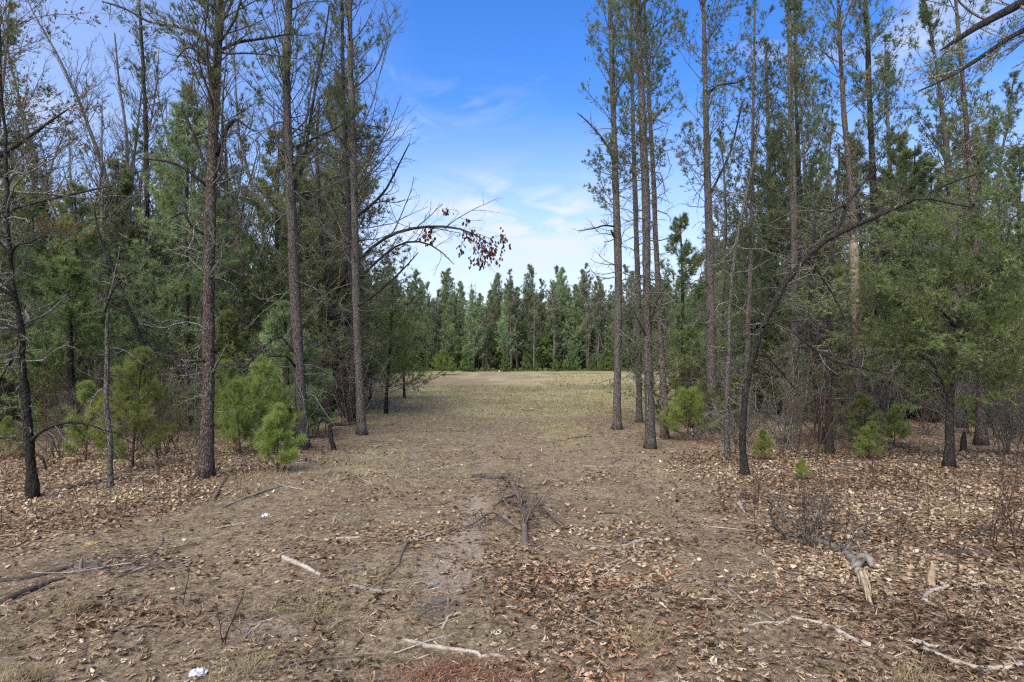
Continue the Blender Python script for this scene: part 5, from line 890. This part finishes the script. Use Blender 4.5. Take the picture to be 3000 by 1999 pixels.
oa = Acc(); x, y = scatter(16000, 4.0, 8.8, lambda x, y: np.clip((1.2 * gauss(x, y, .75, 5.2, .55, .9) + .8 * gauss(x, y, .5, 6.4, .7, .6) + .4 * gauss(x, y, 1.9, 5.9, .9, .5)) * ss(.34, .55, fbm(x * 2.1, y * 2.1, 177, 3)) + .04 * litter(x, y), 0, 1), rg); lay(oa, x, y, .04 + .055 * rg.random(len(x)), OT, OF, rg, np.clip(rg.normal(.5, .27, len(x)), 0, 1), .25, .4, .02)
M['orange_leaf'] = leafy('orange_leaf', [(0, (.10, .06, .036)), (.35, (.25, .15, .08)), (.7, (.40, .27, .155)), (1, (.52, .41, .27))], .2, (1, 1))
solo('orange_leaves', oa.mesh('orange_leaves', M['orange_leaf'], False), 'patch of fresh orange-brown oak leaves in the right track of the lane', 'leaf litter', kind='stuff')
na = Acc(); n = 2600; x = rg.normal(-.36, .3, n); y = rg.normal(4.5, .13, n); lay(na, x, y, .02 + .05 * rg.random(n), np.array([[-.05, 0], [.05, 0.04], [.0, 1.]]), np.array([[0, 1, 2]]), rg, rg.random(n), .3, .3, .012)
M['rust'] = leafy('rust', [(0, (.08, .045, .026)), (.6, (.21, .12, .065)), (1, (.34, .23, .14))], 0, (1, 1))
solo('rusty_needles', na.mesh('rusty_needles', M['rust'], False), 'patch of rusty red pine needles at the bottom edge of the lane', 'needle litter', kind='stuff')
la = Acc(); ST = OT[[0, 1, 3, 4, 5, 6, 7, 9]]; SF = np.array([[0, 1, 7], [1, 2, 7], [2, 6, 7], [2, 3, 5], [2, 5, 6], [3, 4, 5]]); x, y = scatter(46000, 6.2, 8.5, lambda x, y: litter(x, y) ** 1.3 * .8 + .04, rg); lay(la, x, y, .024 + .05 * rg.random(len(x)) ** 1.3, ST, SF, rg, lvar(x, y, rg), .22, .35, .008)
x, y = scatter(33000, 3.4, 6.2, lambda x, y: litter(x, y) ** 1.3 * .85 + .04, rg); lay(la, x, y, .026 + .055 * rg.random(len(x)) ** 1.3, OT, OF, rg, lvar(x, y, rg), .22, .35, .008)
x, y = scatter(80000, 8.5, 15, lambda x, y: litter(x, y) ** 1.3 * .8 + .025, rg); lay(la, x, y, .026 + .05 * rg.random(len(x)), ST, SF, rg, lvar(x, y, rg), .3, .5, .012)
x, y = scatter(62000, 15, 32, lambda x, y: litter(x, y) ** 1.5 * .8 + .004, rg, .85); QT = np.array([[0, 0], [.35, .5], [0, 1.], [-.35, .5]]); QF = np.array([[0, 1, 3], [1, 2, 3]]); lay(la, x, y, rg.uniform(.04, .085, len(x)), QT, QF, rg, lvar(x, y, rg), .3, .4, .01)
solo('leaf_litter', la.mesh('leaf_litter', M['oak_leaf'], False), 'fallen brown oak leaves covering the forest floor', 'leaf litter', kind='stuff')
# duff: bits of bark, needles and twig
da = Acc(); BT = np.array([[-.045, 0], [.045, 0.04], [.0, 1.]]); BF = np.array([[0, 1, 2]])
x, y = scatter(215000, 3.4, 12, lambda x, y: .25 + .75 * ss(.3, .65, fbm(x * 1.5, y * 1.5, 81, 3)), rg, pw=1.1); n = len(x); lay(da, x, y, .02 + .10 * rg.random(n) ** 2.5, BT, BF, rg, np.clip(rg.random(n) ** 1.4 * .95, 0, 1), .18, .3, .008)
x, y = scatter(100000, 12, 32, lambda x, y: .15 + .6 * ss(.35, .65, fbm(x * .8, y * .5, 83, 3)), rg, pw=.8); n = len(x); lay(da, x, y, .08 + .2 * rg.random(n) ** 2, BT, BF, rg, rg.random(n) ** 1.4, .15, .3, .01)
solo('needle_duff', da.mesh('needle_duff', M['duff'], False), 'scattered needles, bark bits and tiny twigs on the soil', 'forest duff', kind='stuff')
# twig litter of real round twigs
ta = Acc(); x, y = scatter(3000, 4.1, 24, lambda x, y: .9, rg, pw=1.3); n = len(x); a = rg.uniform(0, 6.28, n); l = .08 + .5 * rg.random(n) ** 2.2
A = grow(np.stack([x, y, gz(x, y)], -1), np.stack([np.cos(a), np.sin(a) * .7, 0 * a], -1), l, 7, .12, 0, rg); A[:, :, 2] = gz(A[:, :, 0], A[:, :, 1]) + .006 + .01 * rg.random((n, 1)); twigs(ta, A[:, ::2], taper(.002 + .004 * rg.random(n), 4, .5))
solo('twig_litter', ta.mesh('twig_litter', M['stick_brown']), 'small dead twigs strewn over the lane and wood', 'twig litter', kind='stuff')
# dry grass
def blades(acc, x, y, h, wd, rg, var, lean=.8):
    n = len(x); a = rg.uniform(0, 6.28, n); z = gz(x, y); b = np.stack([x, y, z - .01], -1); sd = np.stack([np.cos(a), np.sin(a), 0 * a], -1) * (wd / 2)[:, None]; t = np.stack([rg.normal(0, lean, n) * h, rg.normal(0, lean, n) * h, h], -1)
    acc.add(np.stack([b - sd, b + sd, b + t], 1), np.arange(n * 3).reshape(-1, 3), None, np.repeat(var, 3))
ga = Acc()
x, y = scatter(260000, 10, 45, lambda x, y: (1 - np.clip(litter(x, y) * 1.2, 0, 1)) * np.clip(ss(9, 24, y) * .5 + .6 * ss(.45, .64, fbm(x * .7, y * .35, 63, 3)), 0, 1), rg, .6); n = len(x)
blades(ga, x, y, rg.uniform(.03, .09, n) * (1 + y / 60), rg.uniform(.006, .012, n) * (1 + y / 18), rg, np.clip(fbm(x * .3, y * .2, 15, 3) * 1.3 - .1 + rg.normal(0, .15, n), 0, 1))
x, y = scatter(60000, 45, 88, lambda x, y: .8 * (1 - litter(x, y)) * ss(.4, .6, fbm(x * .16, y * .10, 61, 4)), rg, .32); n = len(x); blades(ga, x, y, rg.uniform(.06, .2, n), rg.uniform(.04, .08, n), rg, np.clip(fbm(x * .2, y * .12, 16, 3) * 1.4 - .25 + rg.normal(0, .15, n), 0, 1))
x, y = scatter(60000, 4.1, 11, lambda x, y: ss(.52, .66, fbm(x * 1.1, y * 1.0, 64, 3)) * .9, rg); n = len(x); blades(ga, x, y, rg.uniform(.02, .06, n), rg.uniform(.003, .005, n), rg, np.clip(rg.normal(.4, .2, n), 0, 1), 1.2)
for px, py in ((700, 1965), (190, 1790), (60, 1980), (1890, 1880), (2800, 1530), (2660, 1990), (930, 1790)):
    g = gp(px, py); n = 160; x = g[0] + rg.normal(0, .09, n); y = g[1] + rg.normal(0, .09, n); blades(ga, x, y, rg.uniform(.08, .2, n), np.full(n, .004), rg, rg.random(n) * .6, .8)
solo('dry_grass', ga.mesh('dry_grass', M['dry_grass'], False), 'short dry yellow grass in the lane and clearing', 'grass', kind='stuff')
gg = Acc()
for px, py, s in ((1485, 1875, 1.0), (1137, 1925, 1.1), (1160, 1543, .8), (1385, 1603, .6), (1447, 1950, .8), (1150, 1650, .9), (2500, 1835, .6), (2445, 1965, 1.3), (2080, 1912, .8), (815, 1785, 1), (810, 1960, .9), (1005, 1800, .8), (30, 1860, .9), (1765, 1915, 1.0), (1395, 1815, .8), (1620, 1160, 2), (1580, 1195, 2.0), (945, 1930, .8), (390, 1680, 1.0)):
    g = gp(px, py); n = int(70 * s); x = g[0] + rg.normal(0, .05 * s, n); y = g[1] + rg.normal(0, .05 * s, n); blades(gg, x, y, rg.uniform(.015, .045, n) * s, rg.uniform(.005, .01, n), rg, rg.random(n), 1.0)
x = rg.uniform(-24, 30, 5000); y = rg.normal(86.4, .5, 5000); blades(gg, x, y, rg.uniform(.1, .45, 5000), rg.uniform(.05, .1, 5000), rg, rg.random(5000), .4)
solo('green_grass', gg.mesh('green_grass', M['green_grass'], False), 'small tufts of fresh green grass and weeds', 'grass', kind='stuff')
tot = sum(len(m.polygons) for m in bpy.data.meshes); print('POLYS', tot, 'OBJECTS', len(bpy.data.objects))
